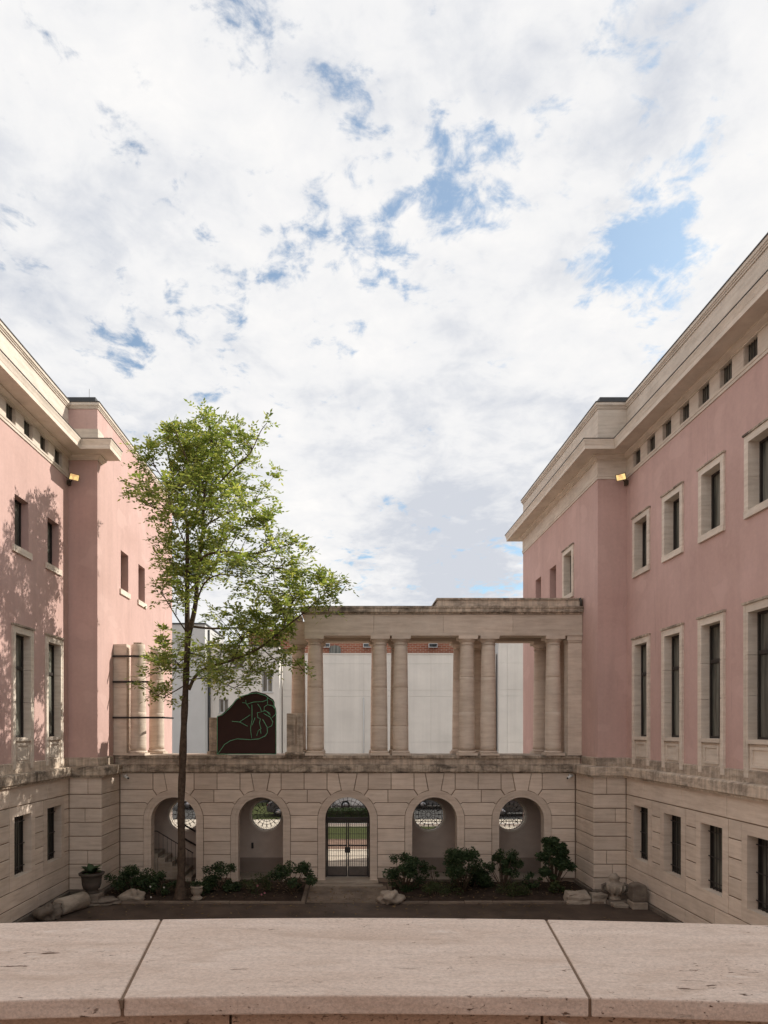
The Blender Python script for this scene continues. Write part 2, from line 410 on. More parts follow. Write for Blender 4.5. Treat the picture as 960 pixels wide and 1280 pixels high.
def wall_x(mb, s, xd, y0, y1, z0, z1, ops, m=0):
    ys = sorted({y0, y1, *[q for o in ops for q in o[:2]]}); zs = sorted({z0, z1, *[q for o in ops for q in o[2:]]})
    for i in range(len(ys)-1):
        for j in range(len(zs)-1):
            cy, cz = (ys[i]+ys[i+1])/2, (zs[j]+zs[j+1])/2
            if any(o[0] < cy < o[1] and o[2] < cz < o[3] for o in ops): continue
            mb.quad((s*xd,ys[i],zs[j]),(s*xd,ys[i+1],zs[j]),(s*xd,ys[i+1],zs[j+1]),(s*xd,ys[i],zs[j+1]), m)
def ring_x(mb, s, xa, xb, o, i, m=0):
    # rectangular frame: outer rect o minus inner rect i (y0,y1,z0,z1), between distances xa and xb
    mb.box(s*xa, s*xb, o[0], o[1], i[3], o[3], m); mb.box(s*xa, s*xb, o[0], o[1], o[2], i[2], m)
    mb.box(s*xa, s*xb, o[0], i[0], i[2], i[3], m); mb.box(s*xa, s*xb, i[1], o[1], i[2], i[3], m)

def tall_window(root, s, yc):
    y0, y1 = yc-.48, yc+.48; z0, z1 = 5.54, 8.64
    xa = XU - .05
    mb = MB()
    for (a, b) in ((y0-.18, y0), (y1, y1+.18)):
        for (p, q) in ((5.43,6.60),(6.61,7.60),(7.61,8.64)):
            mb.box(s*xa, s*10.07, a, b, p, q)
        mb.box(s*(xa-.012), s*(xa+.002), a+.0 if a < yc-.5 else b-.07, a+.07 if a < yc-.5 else b, 4.80, 8.84)
        mb.box(s*xa, s*(XU+.03), a, b, 4.60, 5.43)
    mb.box(s*xa, s*10.07, y0-.18, y1+.18, 8.642, 8.84)
    w = mb.build('window', M['stone_trim'], root)
    MB().box(s*(xa-.04), s*(XU+.02), y0-.21, y1+.21, 8.843, 8.90).build('lintel_hood', M['stone_soot'], w)
    MB().box(s*(XU-.10), s*10.07, y0+.005, y1-.005, 5.435, 5.54).build('sill', M['stone_trim'], w)
    ap = MB().box(s*(XU-.012), s*(XU+.1), y0+.003, y1-.003, 4.79, 5.43)
    ring_x(ap, s, XU-.045, XU-.0125, (y0+.10, y1-.10, 4.86, 5.36), (y0+.17, y1-.17, 4.93, 5.29)); ap.build('apron_panel', M['stone_trim'], w)
    MB().box(s*10.05, s*10.08, y0, y1, z0, z1).build('pane', M['glass'], w)
    f = MB(); ring_x(f, s, 10.00, 10.05, (y0, y1, z0, z1), (y0+.06, y1-.06, z0+.06, z1-.06))
    f.box(s*10.005, s*10.048, y0+.06, y1-.06, 7.60, 7.70); f.box(s*10.01, s*10.047, yc-.025, yc+.025, z0+.06, 7.60)
    f.build('sash_frame', M['sash'], w)
def upper_window(root, s, yc, xw=XU):
    y0, y1, z0, z1 = yc-.48, yc+.48, 11.14, 12.80
    mb = MB(); xa = xw-.05
    for (a, b) in ((y0-.17, y0), (y1, y1+.17)):
        mb.box(s*xa, s*(xw+.30), a, b, z0, 11.96); mb.box(s*xa, s*(xw+.30), a, b, 11.966, z1)
    mb.box(s*xa, s*(xw+.30), y0-.17, y1+.17, z1+.002, 12.98)
    w = mb.build('window', M['stone_trim'], root)
    MB().box(s*(xa-.035), s*(xw+.02), y0-.20, y1+.20, 12.983, 13.03).build('lintel_hood', M['stone_soot'], w)
    MB().box(s*(xa-.015), s*(xw+.30), y0-.17, y1+.17, 10.96, 11.138).build('sill', M['stone_trim'], w)
    MB().box(s*(xw+.28), s*(xw+.31), y0, y1, z0, z1).build('pane', M['glass'], w)
    f = MB(); ring_x(f, s, xw+.23, xw+.28, (y0, y1, z0, z1), (y0+.06, y1-.06, z0+.06, z1-.06)); f.box(s*(xw+.24), s*(xw+.277), yc-.025, yc+.025, z0+.06, z1-.06)
    f.build('sash_frame', M['sash'], w)
def plain_window(root, s, yc, xw, sill=True, blind=False):
    y0, y1, z0, z1 = yc-.46, yc+.46, 11.22, 12.74
    mb = MB(); ring_x(mb, s, xw+.003, xw+.30, (y0-.2, y1+.2, z0-.2, z1+.2), (y0, y1, z0, z1))
    w = mb.build('window', M['pink'], root)
    if sill: MB().box(s*(xw-.06), s*(xw+.25), y0-.14, y1+.14, 11.02, 11.218).build('sill', M['stone_trim'], w)
    MB().box(s*(xw+.28), s*(xw+.31), y0, y1, z0, z1).build('pane', M['blind_pane'] if blind else M['glass'], w)
    if not blind:
        f = MB(); ring_x(f, s, xw+.23, xw+.28, (y0, y1, z0, z1), (y0+.05, y1-.05, z0+.05, z1-.05)); f.box(s*(xw+.24), s*(xw+.277), yc-.02, yc+.02, z0+.05, z1-.05)
        f.build('sash_frame', M['sash'], w)
def base_window(root, s, yc):
    y0, y1, z0, z1 = yc-.55, yc+.55, 1.41, 3.21
    mb = MB(); xa = XL-.004
    ring_x(mb, s, xa, 10.13, (y0-.27, y1+.24, 1.066, 3.484), (y0, y1, z0, z1))
    w = mb.build('window', M['stone'], root)
    MB().box(s*10.11, s*10.14, y0, y1, z0, z1).build('pane', M['glass'], w)
    f = MB(); ring_x(f, s, 10.02, 10.11, (y0, y1, z0, z1), (y0+.05, y1-.05, z0+.05, z1-.05)); f.build('sash_frame', M['sash'], w)
    gr = MB()
    for k in range(7):
        y = y0 + (k+.5)*(y1-y0)/7; gr.box(s*9.985, s*10.003, y-.009, y+.009, z0, z1)
    for z in (1.62, 2.3, 2.98): gr.box(s*9.970, s*9.984, y0, y1, z-.014, z+.014)
    gr.build('grille', M['iron'], w)
def attic_window(root, s, y0):
    y1 = y0 + .55; z0, z1 = 14.745, 15.275
    mb = MB(); ring_x(mb, s, XU-.012, XU+.14, (y0-.06, y1+.06, z0-.05, z1+.04), (y0, y1, z0, z1))
    w = mb.build('attic_window', M['stone_trim'], root)
    MB().box(s*(XU+.12), s*(XU+.14), y0, y1, z0, z1).build('pane', M['glass'], w)
    g = MB()
    for k in range(5): y = y0 + (k+.5)*.11; g.box(s*(XU+.07), s*(XU+.085), y-.008, y+.008, z0, z1)
    g.build('grille', M['iron'], w)

def palace_wing(s):
    right = s > 0
    rnd = random.Random(5 if right else 9)
    root = thing('palace_wing', 'pink stucco palace wing with framed upper windows and unbroken stone cornice, in shade' if right else
                 'pink stucco palace wing with plain upper windows, sunlit and dappled by tree shadow', 'building', (s*12.5, 18, 0), 'palace wings facing the courtyard')
    Y0 = 3.0
    wins = [22.97 - 2.22*k for k in range(6)]
    att = [23.05 - 1.098*k for k in range(13)]
    ops = [(y-.50, y+.50, 4.77, 8.66) for y in wins]
    ops += [(y-.50, y+.50, 11.12, 12.82) if right else (y-.46, y+.46, 11.22, 12.74) for y in wins]
    far_framed = [27.4] if right else []
    far_plain = [29.5, 31.75] if right else [27.15, 29.4]
    fops = [(y-.50, y+.50, 11.12, 12.82) for y in far_framed] + [(y-.46, y+.46, 11.22, 12.74) for y in far_plain]
    ftop = 14.58 if right else 17.05
    w = MB()
    wall_x(w, s, XU, Y0, YP, 4.6, 14.58, ops)
    wall_x(w, s, XP, YP, YE, -.05, ftop, fops)
    w.quad((s*XU,YP,4.6),(s*XP,YP,4.6),(s*XP,YP,14.58),(s*XU,YP,14.58))
    if not right:
        w.quad((s*XU,YP,14.58),(s*XP,YP,14.58),(s*XP,YP,15.3),(s*XU,YP,15.3)); w.quad((s*XU,YP,15.7),(s*XP,YP,15.7),(s*XP,YP,17.05),(s*XU,YP,17.05))
    w.quad((s*XP,YE,-.05),(s*16,YE,-.05),(s*16,YE,17.05),(s*XP,YE,17.05)); w.quad((s*XU,Y0,-.05),(s*16,Y0,-.05),(s*16,Y0,17.05),(s*XU,Y0,17.05))
    w.build('wall', M['pink'], root)
    MB().box(s*10.26, s*16, Y0+.01, YP+.3, -.04, 16.9).box(s*9.24, s*15.99, YP+.31, YE-.01, -.04, 16.9).build('light_block_core', M['mortar'], root)  # solid unseen cores, added so no light leaks through the thin walls
    for y in wins:
        tall_window(root, s, y)
        upper_window(root, s, y) if right else plain_window(root, s, y-.03, XU)
        base_window(root, s, y-.06)
    for y in far_framed: upper_window(root, s, y, XP)
    for y in far_plain: plain_window(root, s, y, XP, not right, True)
    # frieze with attic windows
    fr = MB(); wall_x(fr, s, XU-.02, Y0, YP-.02, 14.72, 15.30, [(y-.02, y+.57, 14.73, 15.29) for y in att])
    fr.box(s*(XU-.045), s*(XU+.01), Y0, YP-.045, 14.66, 14.725); fr.box(s*(XU-.03), s*(XU+.012), Y0, YP-.03, 14.575, 14.66)
    fr.build('frieze', M['stone_trim'], root)
    for y in att: attic_window(root, s, y)
    def path(pts): return [(s*x, y, s*ox, oy) for (x, y, ox, oy) in pts]
    if right:
        up = path([(XU,Y0,-1,0),(XU,YP,-1,-1),(XP,YP,-1,-1),(XP,YE,-1,1),(16,YE,0,1)])
        ff = path([(XU+.0,YP,0,-1),(XP,YP,-1,-1),(XP,YE,-1,1),(16,YE,0,1)])
        MB().sweep(ff, [(-.02,14.575),(.03,14.575),(.03,14.66),(.045,14.66),(.045,14.72),(.02,14.73),(.02,15.30)]).build('frieze', M['stone_trim'], root)
        up2 = up
    else:
        up = path([(XU,Y0,-1,0),(XU,YP,-1,-1),(XP,YP,-1,-1),(XP,24.64,-1,0)])
        ff = path([(XU,YP,0,-1),(XP,YP,-1,-1),(XP,24.3,-1,0)])
        up2 = path([(XU,Y0,-1,0),(XU,YP,-1,-1),(XP,YP,-1,-1),(XP,YE,-1,1),(16,YE,0,1)])
        MB().sweep(path([(XU,YP,0,-1),(XP,YP,-1,-1),(XP,24.75,-1,0)]), [(-.02,15.7),(.03,15.7),(.03,16.34),(-.02,16.36)]).build('parapet_base', M['stone_trim'], root)
    co = MB().sweep(up, [(-.05,15.24),(.05,15.24),(.05,15.275),(.08,15.28),(.14,15.32),(.19,15.345),(.19,15.385),(.64,15.39),(.64,15.375),(.68,15.375),(.68,15.50),(.69,15.52),(.71,15.60),(.735,15.66),(.735,15.70),(-.05,15.78)])
    co = co.build('cornice', M['stone_trim'], root)
    MB().sweep(up, [(.70,15.703),(.755,15.703),(.755,15.72),(-.04,15.80),(-.04,15.79)]).build('flashing', M['flash'], co)
    if right:
        MB().sweep(up, [(-.05,15.74),(.0,15.74),(.0,17.05),(-.3,17.05)]).build('parapet', M['stone_trim'], root)
    else:
        MB().sweep(path([(XU,Y0,-1,0),(XU,YP-.002,-1,0)]), [(-.05,15.74),(.0,15.74),(.0,17.05),(-.3,17.05)]).build('parapet', M['stone_trim'], root)
    cp = MB().sweep(up2, [(-.3,17.052),(.03,17.052),(.03,17.10),(.055,17.11),(.055,17.14),(.085,17.16),(.085,17.25),(-.3,17.26)]).build('parapet_cap', M['stone_trim'], root)
    MB().sweep(up2, [(-.2,17.262),(.105,17.255),(.105,17.285),(-.3,17.30)]).build('flashing', M['flash'], cp)
    MB().box(s*(XU+.25), s*16, Y0, YP+.35, 16.905, 17.24).box(s*(XP+.28), s*15.98, YP+.36, YE-.3, 16.905, 17.28).box(s*(XP+.22), s*15.9, YP+.4, YE-.4, 17.281, 17.66).build('roof', M['roof'], root)
    # string course, dado and plinth
    lo = path([(XL,Y0,-1,0),(XL,YB,-1,-1),(XB,YB,-1,-1),(XB,25.98,-1,0)])
    upl = path([(XU,Y0,-1,0),(XU,YP,-1,-1),(XP,YP,-1,-1),(XP,25.8,-1,0)])
    MB().sweep(upl, [(-.05,4.47),(.032,4.47),(.032,4.765),(.0,4.79),(-.05,4.79)]).build('dado', M['stone_worn'], root)
    MB().sweep(lo, [(-.05,4.10),(.10,4.10),(.10,4.14),(.14,4.16),(.16,4.18),(.16,4.44),(.13,4.47),(-.26,4.50)]).build('string_course', M['stone_soot'] if not right else M['stone_worn'], root)
    MB().sweep(lo, [(-.05,-.04),(.06,-.04),(.06,.12),(.02,.145),(-.05,.145)]).build('plinth', M['dark_rock'], root)
    bk = MB(); wall_x(bk, s, XL+.035, Y0, YB+.035, -.04, 4.14, [(y-.06-.56, y-.06+.56, 1.40, 3.22) for y in wins])
    bk.quad((s*(XL+.035),YB+.035,-.04),(s*(XB+.035),YB+.035,-.04),(s*(XB+.035),YB+.035,4.14),(s*(XL+.035),YB+.035,4.14))
    bk.quad((s*(XB+.035),YB+.035,-.04),(s*(XB+.035),26.2,-.04),(s*(XB+.035),26.2,4.14),(s*(XB+.035),YB+.035,4.14))
    bk.build('base_wall', M['mortar'], root)
    # rusticated stones
    for i in range(len(CO)-1):
        z1, z0 = CO[i], CO[i+1]
        runs = [(8.0, YB)]
        if 1 <= i <= 5:
            runs = []; e = YB
            for y in wins:
                yc = y-.06
                if e - (yc+.79) > .05: runs.append((yc+.79, e))
                e = yc-.82
            runs.append((8.0, e))
        for (a, b) in runs:
            if b - a < .12: continue
            ys = split(a, b, 1.5, 2.7, rnd) if b - a > 1.9 else [a, b]
            for k in range(len(ys)-1):
                block_x(s, XL, ys[k], ys[k+1], z0, z1).build('stone_block', M['stone'], root)
        j = rnd.uniform(.45, .8)
        xs = [XB, XB + j, XL - .003] if i in (0, 2, 5, 6) else [XB, XL - .003]
        for k in range(len(xs)-1):
            a, b = sorted((s*xs[k], s*xs[k+1])); block_y(YB, a, b, z0, z1).build('stone_block', M['stone'], root)
        ys = [YB + .002, 25.985]
        block_x(s, XB, ys[0], ys[1], z0, z1).build('stone_block', M['stone'], root)
    if not right:
        MB().tube([(s*9.35, 24.9, 17.4), (s*9.35, 24.9, 18.1)], .007, 5).build('lightning_rod', M['iron'], root)
    return root
palace_wing(1); palace_wing(-1)

def floodlight(s, label):
    c = Vector((s*9.45, 23.78, 14.50))
    t = thing('floodlight', label, 'floodlight', c, 'floodlights at the wing corners')
    d = Vector((-s*.55, -.62, -.56)).normalized(); u = Vector((0,0,1)).cross(d).normalized(); w = d.cross(u)
    def bx(l0, l1, hu, hv, hu2=None, hv2=None):
        hu2 = hu2 or hu; hv2 = hv2 or hv
        vs = [c + d*l0 + u*(a*hu) + w*(b*hv) for a, b in ((-1,-1),(1,-1),(1,1),(-1,1))] + [c + d*l1 + u*(a*hu2) + w*(b*hv2) for a, b in ((-1,-1),(1,-1),(1,1),(-1,1))]
        return MB().add(vs, [(0,3,2,1),(4,5,6,7),(0,1,5,4),(1,2,6,5),(2,3,7,6),(3,0,4,7)])
    bx(-.14, .0, .11, .07, .175, .115).build('housing', M['lamp_body'], t)
    bx(.001, .012, .15, .095).build('lens', M['lamp_lens'], t)
    MB().tube([c + d*-.08, Vector((s*9.60, 23.95, 14.45)), Vector((s*9.76, 24.12, 14.42))], .025, 6).build('bracket', M['lamp_body'], t)
    MB().box(s*9.72, s*9.815, 24.04, 24.195, 14.34, 14.50).build('mounting_box', M['lamp_body'], t)
floodlight(1, 'lit floodlight in the corner of the shaded pink wing'); floodlight(-1, 'lit floodlight in the corner of the sunlit pink wing')

def cctv(x, label):
    c = Vector((x, 25.80, 4.02)); s = -1 if x > 0 else 1
    t = thing('security_camera', label, 'camera', c, 'security cameras under the ledge')
    MB().tube([(x, 25.97, 4.08), (x, 25.82, 4.08), (x, 25.80, 4.03)], .018, 6).build('bracket', M['cam_white'], t)
    MB().tube([(x - s*.10, 25.86, 4.03), (x + s*.0, 25.80, 4.0), (x + s*.11, 25.72, 3.96)], .05, 10).build('body', M['cam_white'], t)
    MB().tube([(x + s*.111, 25.719, 3.9595), (x + s*.13, 25.706, 3.953)], .036, 10).build('lens', M['iron'], t)
cctv(-8.32, 'small white security camera under the ledge near the round windowed stair niche'); cctv(8.34, 'small white security camera under the ledge above the tall clipped shrub')

# ------------------------------------------------------------------ arcade with the ruined colonnade on top
ARC = [-6.58, -3.29, 0.0, 3.29, 6.58]; HP = 1.645; ZS = 2.36; RI = .85; RO = 1.12
def arc_pts(xc, r, a0, a1, n=10, zs=ZS):
    return [(xc + r*math.cos(math.radians(a0 + (a1-a0)*k/n)), zs + r*math.sin(math.radians(a0 + (a1-a0)*k/n))) for k in range(n+1)]
def jpoint(z, dr):              # joint end: point at radius RO+dr on course line z, and its foot on the archivolt
    R = RO + dr; u = math.sqrt(R*R - (z-ZS)**2); k = RO/R
    return (u, z), (u*k, ZS + (z-ZS)*k)
def shrink(poly, g):
    cx = sum(p[0] for p in poly)/len(poly); cz = sum(p[1] for p in poly)/len(poly)
    return [(x + (math.copysign(min(g, abs(cx-x)), cx-x)), z + math.copysign(min(g, abs(cz-z)), cz-z)) for x, z in poly]

arcade = thing('arcade_gallery', 'travertine arcade with five arches carrying a half ruined colonnade', 'arcade', (0, 26.9, 0))
def build_arcade():
    R = arcade; yF, yB = 26.0, 26.45
    # body behind the stones
    body = MB()
    for xc in ARC:
        for sg in (-1, 1):
            a = [(xc + sg*HP, ZS), (xc + sg*(RI+.01), ZS)] + [(xc + sg*(RI+.01)*math.cos(t), ZS + (RI+.01)*math.sin(t)) for t in [math.pi/2*k/10 for k in range(1, 11)]] + [(xc, 4.14), (xc + sg*HP, 4.14)]
            body.prism_xz(a, yF+.035, yB)
            x0, x1 = sorted((xc + sg*HP, xc + sg*(RI+.01))); body.box(x0, x1, yF+.035, yB, -.04, ZS)
    for s in (-1, 1): body.box(s*5*HP, s*(XB+.1), yF+.035, yB, -.04, 4.14)
    body.build('wall_body', M['mortar'], R)
    p35, q35 = jpoint(3.50, .26); p30, q30 = jpoint(3.01, .12)
    a35 = math.degrees(math.atan2(q35[1]-ZS, q35[0])); a30 = math.degrees(math.atan2(q30[1]-ZS, q30[0]))
    kx = .235; ka = math.degrees(math.acos(kx/RO)); g = .013
    def stone(poly, y0=yF, name='stone_block', mat='stone', y1=yF+.06):
        MB().prism_xz(shrink(poly, g), y0, y1, 0, .010).build(name, M[mat], R)
    edges = []                                                     # piers: (left arch or wall, right arch or wall)
    bounds = [-XB+.02] + ARC + [XB-.02]
    for i in range(len(bounds)-1):
        L, Rr = bounds[i], bounds[i+1]; la, ra = i > 0, i < len(bounds)-2
        for k in range(len(CO)-1):
            z1, z0 = CO[k], CO[k+1]
            def side(has, xc, sg):
                # boundary from bottom to top for the side of a stone that looks at arch xc; sg=+1 stone is right of the arch
                if not has: return [(xc, z0), (xc, z1)]
                if k == 0: return [(xc + sg*p35[0], 3.5), (xc + sg*p35[0], z1)]
                if k == 1:
                    pts = [(p30[0], z0)] + [(x, z) for x, z in arc_pts(0, RO+.004, a30, a35, 5)] + [(p35[0], z1)]
                elif k == 2:
                    b0 = math.degrees(math.asin((z0-ZS)/RO))
                    pts = [(x, z) for x, z in arc_pts(0, RO+.004, b0, a30, 6)] + [(p30[0], z1)]
                elif k == 3:
                    b1 = math.degrees(math.asin((z1-ZS)/RO))
                    pts = [(RO+.004, z0), (RO+.004, ZS)] + arc_pts(0, RO+.004, 3, b1, 2)
                else: pts = [(RO+.004, z0), (RO+.004, z1)]
                return [(xc + sg*x, z) for x, z in pts]
            ls, rs = side(la, L, 1), side(ra, Rr, -1)
            if k == 0 and la and ra or k == 1 and la and ra:
                xm = (L+Rr)/2 + (.0 if k == 0 else .12*(-1)**i)
                stone(ls[::-1] + [(xm, z0), (xm, z1)]); stone([(xm, z1), (xm, z0)] + rs)
            else: stone(ls[::-1] + rs)
    for xc in ARC:
        for sg in (-1, 1):
            v = [(p35[0], 3.5)] + arc_pts(0, RO+.004, a35, ka, 5) + [(.36, 4.14), (p35[0], 4.14)]
            stone([(xc + sg*x, z) for x, z in v])
        ks = [(-.36, 4.135)] + [(-x, z) for x, z in arc_pts(0, RO-.02, ka, 90, 3)] + [(x, z) for x, z in reversed(arc_pts(0, RO-.02, ka, 90, 3)[:-1])] + [(.36, 4.135)]
        stone([(xc + x, z) for x, z in ks], yF-.035, 'keystone')
        ar = MB()
        for (ra_, rb_, yy) in ((RI, RI+.11, yF+.012), (RI+.11, RO-.045, yF-.012), (RO-.045, RO, yF-.03)):
            n = 28; o_ = arc_pts(xc, rb_, 0, 180, n); i_ = arc_pts(xc, ra_, 0, 180, n)
            oo = [(xc+rb_, 0.10)] + o_ + [(xc-rb_, 0.10)]; ii = [(xc+ra_, 0.10)] + i_ + [(xc-ra_, 0.10)]
            m = len(oo)
            vs = [(x,yy,z) for x,z in oo] + [(x,yy,z) for x,z in ii] + [(x,yB,z) for x,z in oo] + [(x,yB,z) for x,z in ii]
            fs = []
            for q in range(m-1):
                fs += [(q,q+1,m+q+1,m+q), (m+q,m+q+1,3*m+q+1,3*m+q), (q+1,q,2*m+q,2*m+q+1), (2*m+q+1,2*m+q,3*m+q,3*m+q+1)]
            ar.add(vs, fs)
        for sg in (-1, 1): ar.box(xc+sg*(RI-.02), xc+sg*(RO+.03), yF-.05, yB, -.04, .099)
        ar.build('archivolt', M['stone'], R)
    # back wall of the gallery with round windows and the gate passage
    yb0, yb1 = 27.8, 28.12; rc, zc = .66, 2.31
    bw = MB()
    for xc in ARC:
        if xc == 0:
            for sg in (-1, 1):
                x0, x1 = sorted((sg*.95, sg*HP)); bw.box(x0, x1, yb0, yb1, -.04, 4.14)
            bw.box(-.95, .95, yb0, yb1, 3.35, 4.14); continue
        for sg in (-1, 1):
            up = [(xc-HP, zc), (xc-rc, zc)] + [(xc + rc*math.cos(t), zc + sg*rc*math.sin(t)) for t in [math.pi - math.pi*k/20 for k in range(1, 20)]] + [(xc+rc, zc), (xc+HP, zc)]
            zt = 4.14 if sg > 0 else -.04
            bw.prism_xz(up + [(xc+HP, zt), (xc-HP, zt)], yb0, yb1)
        MB().box(xc-HP+.01, xc+HP-.01, yb0-.012, yb0+.01, -.03, .60).build('niche_dado', M['plaster_dark'], R)
        rg = MB(); prof = []
        vs = []; fs = []; n = 40
        for (r, y) in ((rc+.03, yb0-.03), (rc-.05, yb0-.03), (rc-.05, yb1+.01), (rc+.03, yb1+.01)):
            vs += [(xc + r*math.cos(2*math.pi*k/n), y, zc + r*math.sin(2*math.pi*k/n)) for k in range(n)]
        for a in range(4):
            b = (a+1) % 4
            fs += [(a*n+k, a*n+(k+1)%n, b*n+(k+1)%n, b*n+k) for k in range(n)]
        gm = M['iron']; rw = rg.add(vs, fs, 0, False).build('round_window', M['stone_trim'], R)
        gr = MB(); yg = 28.0
        for k in range(16):
            a = 2*math.pi*k/16; gr.tube([(xc + .1*math.cos(a), yg, zc + .1*math.sin(a)), (xc + .61*math.cos(a), yg, zc + .61*math.sin(a))], .009, 5)
        for k in range(16):                                       # scrolled petals between the spokes
            a = 2*math.pi*(k+.5)/16
            gr.tube([(xc + q*math.cos(a+o), yg, zc + q*math.sin(a+o)) for q, o in ((.40,-.16),(.47,-.17),(.545,-.09),(.565,0),(.545,.09),(.47,.17),(.40,.16))], .007, 4)
        for rr in (.10, .28, .40, .60):
            pts = [(xc + rr*math.cos(2*math.pi*k/32), yg, zc + rr*math.sin(2*math.pi*k/32)) for k in range(33)]; gr.tube(pts, .010, 5)
        gr.build('grille', M['iron'], rw)
    bw.build('back_wall', M['plaster'], R)
    for s in (-1, 1): MB().box(s*5*HP, s*8.6, yb0, yb1, -.04, 4.14).build('back_wall', M['plaster'], R)
    for s in (-1, 1): MB().box(s*1.36, s*1.86, 26.46, 27.79, -.04, 4.13).build('passage_wall', M['plaster'], R)
    for s in (-1, 1): MB().box(s*4.72, s*5.1, 26.46, 27.79, -.04, 4.13).build('passage_wall', M['plaster'], R)
    MB().box(-3.88, -3.80, 27.72, 27.79, .98, 1.2).build('switch_box', M['iron'], R)
    MB().box(-1.15, 1.15, 25.55, 27.8, -.03, .09).build('threshold', M['step'], R)
    # ledge in front and terrace slab
    def ledge(prof, name, mat):
        MB().sweep([(-XP+.03, 26, 0, -1), (XP-.03, 26, 0, -1)], prof).build(name, mat, R)
    ledge([(-.4,4.142),(.03,4.142),(.03,4.165),(.09,4.17),(.12,4.19),(.12,4.40),(.10,4.43),(.04,4.445),(-.4,4.45)], 'ledge_moulding', M['stone_soot'])
    ledge([(-.4,4.452),(.05,4.452),(.05,4.68),(-.4,4.68)], 'ledge_band', M['stone_worn'])
    xs = split(-XP+.03, XP-.03, 1.6, 2.6, RND)
    for k in range(len(xs)-1):
        MB().box(xs[k]+.004, xs[k+1]-.004, 25.86, 26.7, 4.683, 4.80 + RND.uniform(-.006, .006)).build('ledge_slab', M['stone_soot'], R, bevel=.012)
    MB().box(-XP+.01, XP-.01, 26.41, 28.2, 4.145, 4.68).build('terrace_slab', M['stone_worn'], R)
    MB().box(-XP+.01, XP-.01, 26.705, 28.3, 4.683, 4.79).build('terrace_floor', M['stone_worn'], R)
    # columns
    def column(x, y, top=9.29, ruin=False):
        b = MB(); b.box(x-.35, x+.35, y-.35, y+.35, 4.80, 4.885); b.lathe([(.335,0),(.35,.03),(.335,.06),(.315,.085)], (x,y,4.886), 28)
        base = b.build('column', M['column'], R)
        h0, h1 = 4.972, (8.96 if not ruin else top); sh = MB(); prof = []
        for k in range(25):
            t = k/24; r = .298 - .048*t**1.6; prof.append((r, h0 + t*(8.96-h0)))
        prof = [p for p in prof if p[1] <= h1 + .001]
        if ruin: prof.append((prof[-1][0]*.97, h1))
        out = []
        joints = [6.45, 7.75] if int(abs(x)*10) % 2 else [5.9, 7.35]
        for p in prof:
            if joints and p[1] > joints[0]:
                j = joints.pop(0); out += [(p[0]+.001, j-.007), (p[0]-.006, j-.003), (p[0]-.006, j+.003), (p[0]+.001, j+.007)]
            out.append(p)
        out = sorted(out, key=lambda q: q[1])
        sh.lathe([(r, z-h0) for r, z in out], (x,y,h0), 32).build('shaft', M['column'], base)
        if not ruin:
            cpt = MB().lathe([(.25,0),(.275,.01),(.275,.035),(.25,.045),(.25,.10),(.27,.11),(.30,.15),(.325,.19),(.33,.205)], (x,y,8.961), 28)
            cpt.box(x-.355, x+.355, y-.355, y+.355, 9.168, 9.288); cpt.build('capital', M['column'], base)
    for x in (-1.25, 1.22, 2.01, 4.52, 5.33, 7.785): column(x, 26.08)
    for x in (-1.25, -1.98, 1.22, 2.01, 4.52, 5.33, 7.785): column(x, 27.75)
    column(-7.93, 26.06, 8.98, True); column(-7.70, 27.75, 8.98, True)
    MB().box(-8.06, -7.76, 25.9, 26.2, 8.982, 9.05).build('broken_top', M['stone_soot'], R)
    # wall pilasters
    for (x0, x1, y0, y1, zt) in ((8.28, 8.79, 25.83, 26.30, 9.05), (8.28, 8.79, 27.5, 28.0, 9.05), (-8.79, -8.30, 25.83, 26.28, 8.98)):
        pl = MB(); zz = 4.80
        for z in (5.95, 7.35, zt):
            pl.box(x0, x1, y0, y1, zz+.006, z); zz = z
        p = pl.build('pilaster', M['column'], R)
        MB().box(x0-.03, x1-.002 if x0 > 0 else x1+.03, y0-.03, y1+.03, 4.802, 4.90).build('pilaster_base', M['column'], p)
        if x0 > 0:
            MB().box(x0-.02, x1-.002, y0-.03, y1, 9.053, 9.12).box(x0-.05, x1-.002, y0-.06, y1+.03, 9.122, 9.288).build('capital', M['column'], p)
    # iron straps round the broken stumps
    for z, x1 in ((8.52, -7.45), (7.56, -7.45), (6.22, -6.9)):
        st = MB(); st.box(-8.82, x1, 25.755, 25.80, z-.035, z+.035)
        if x1 > -7: st.box(-6.95, -6.9, 25.80, 27.3, z-.034, z+.034)
        st.box(-8.79, -8.74, 25.80, 25.83, z-.03, z+.03)
        st.build('iron_strap', M['iron'], R)
    # low broken piers
    for (xc, yc, w, zt) in ((-1.98, 26.02, .60, 6.38), (-5.08, 26.9, .56, 6.24)):
        p = MB().box(xc-w/2, xc+w/2, yc-.28, yc+.28, 4.93, zt).build('broken_pier', M['stone_worn'], R, bevel=.02)
        MB().box(xc-w/2-.07, xc+w/2+.07, yc-.34, yc+.34, 4.80, 4.925).build('pier_base', M['stone_soot'], p, bevel=.02)
        MB().prism_xz([(xc+.02, 5.2), (xc+.09, 5.25), (xc+.07, 5.7), (xc+.10, 6.1), (xc+.05, 6.3), (xc+.01, 5.9)], yc-.283, yc-.25).build('crack', M['mortar'], p)
    # entablature
    xL, xR = -1.62, 8.79
    def beam(x0, x1, y0, y1, name='architrave', n=3):
        xs = [x0 + (x1-x0)*k/n for k in range(n+1)]
        for k in range(n): MB().box(xs[k]+.004, xs[k+1]-.004, y0, y1, 9.41, 10.08).build('frieze_block', M['column'], R)
        MB().box(x0, x1, y0-.02, y1+.02, 9.29, 9.405).build(name, M['column'], R)
    beam(xL, xR, 25.76, 26.38, n=4); beam(-2.35, xR, 27.45, 28.05, n=4)
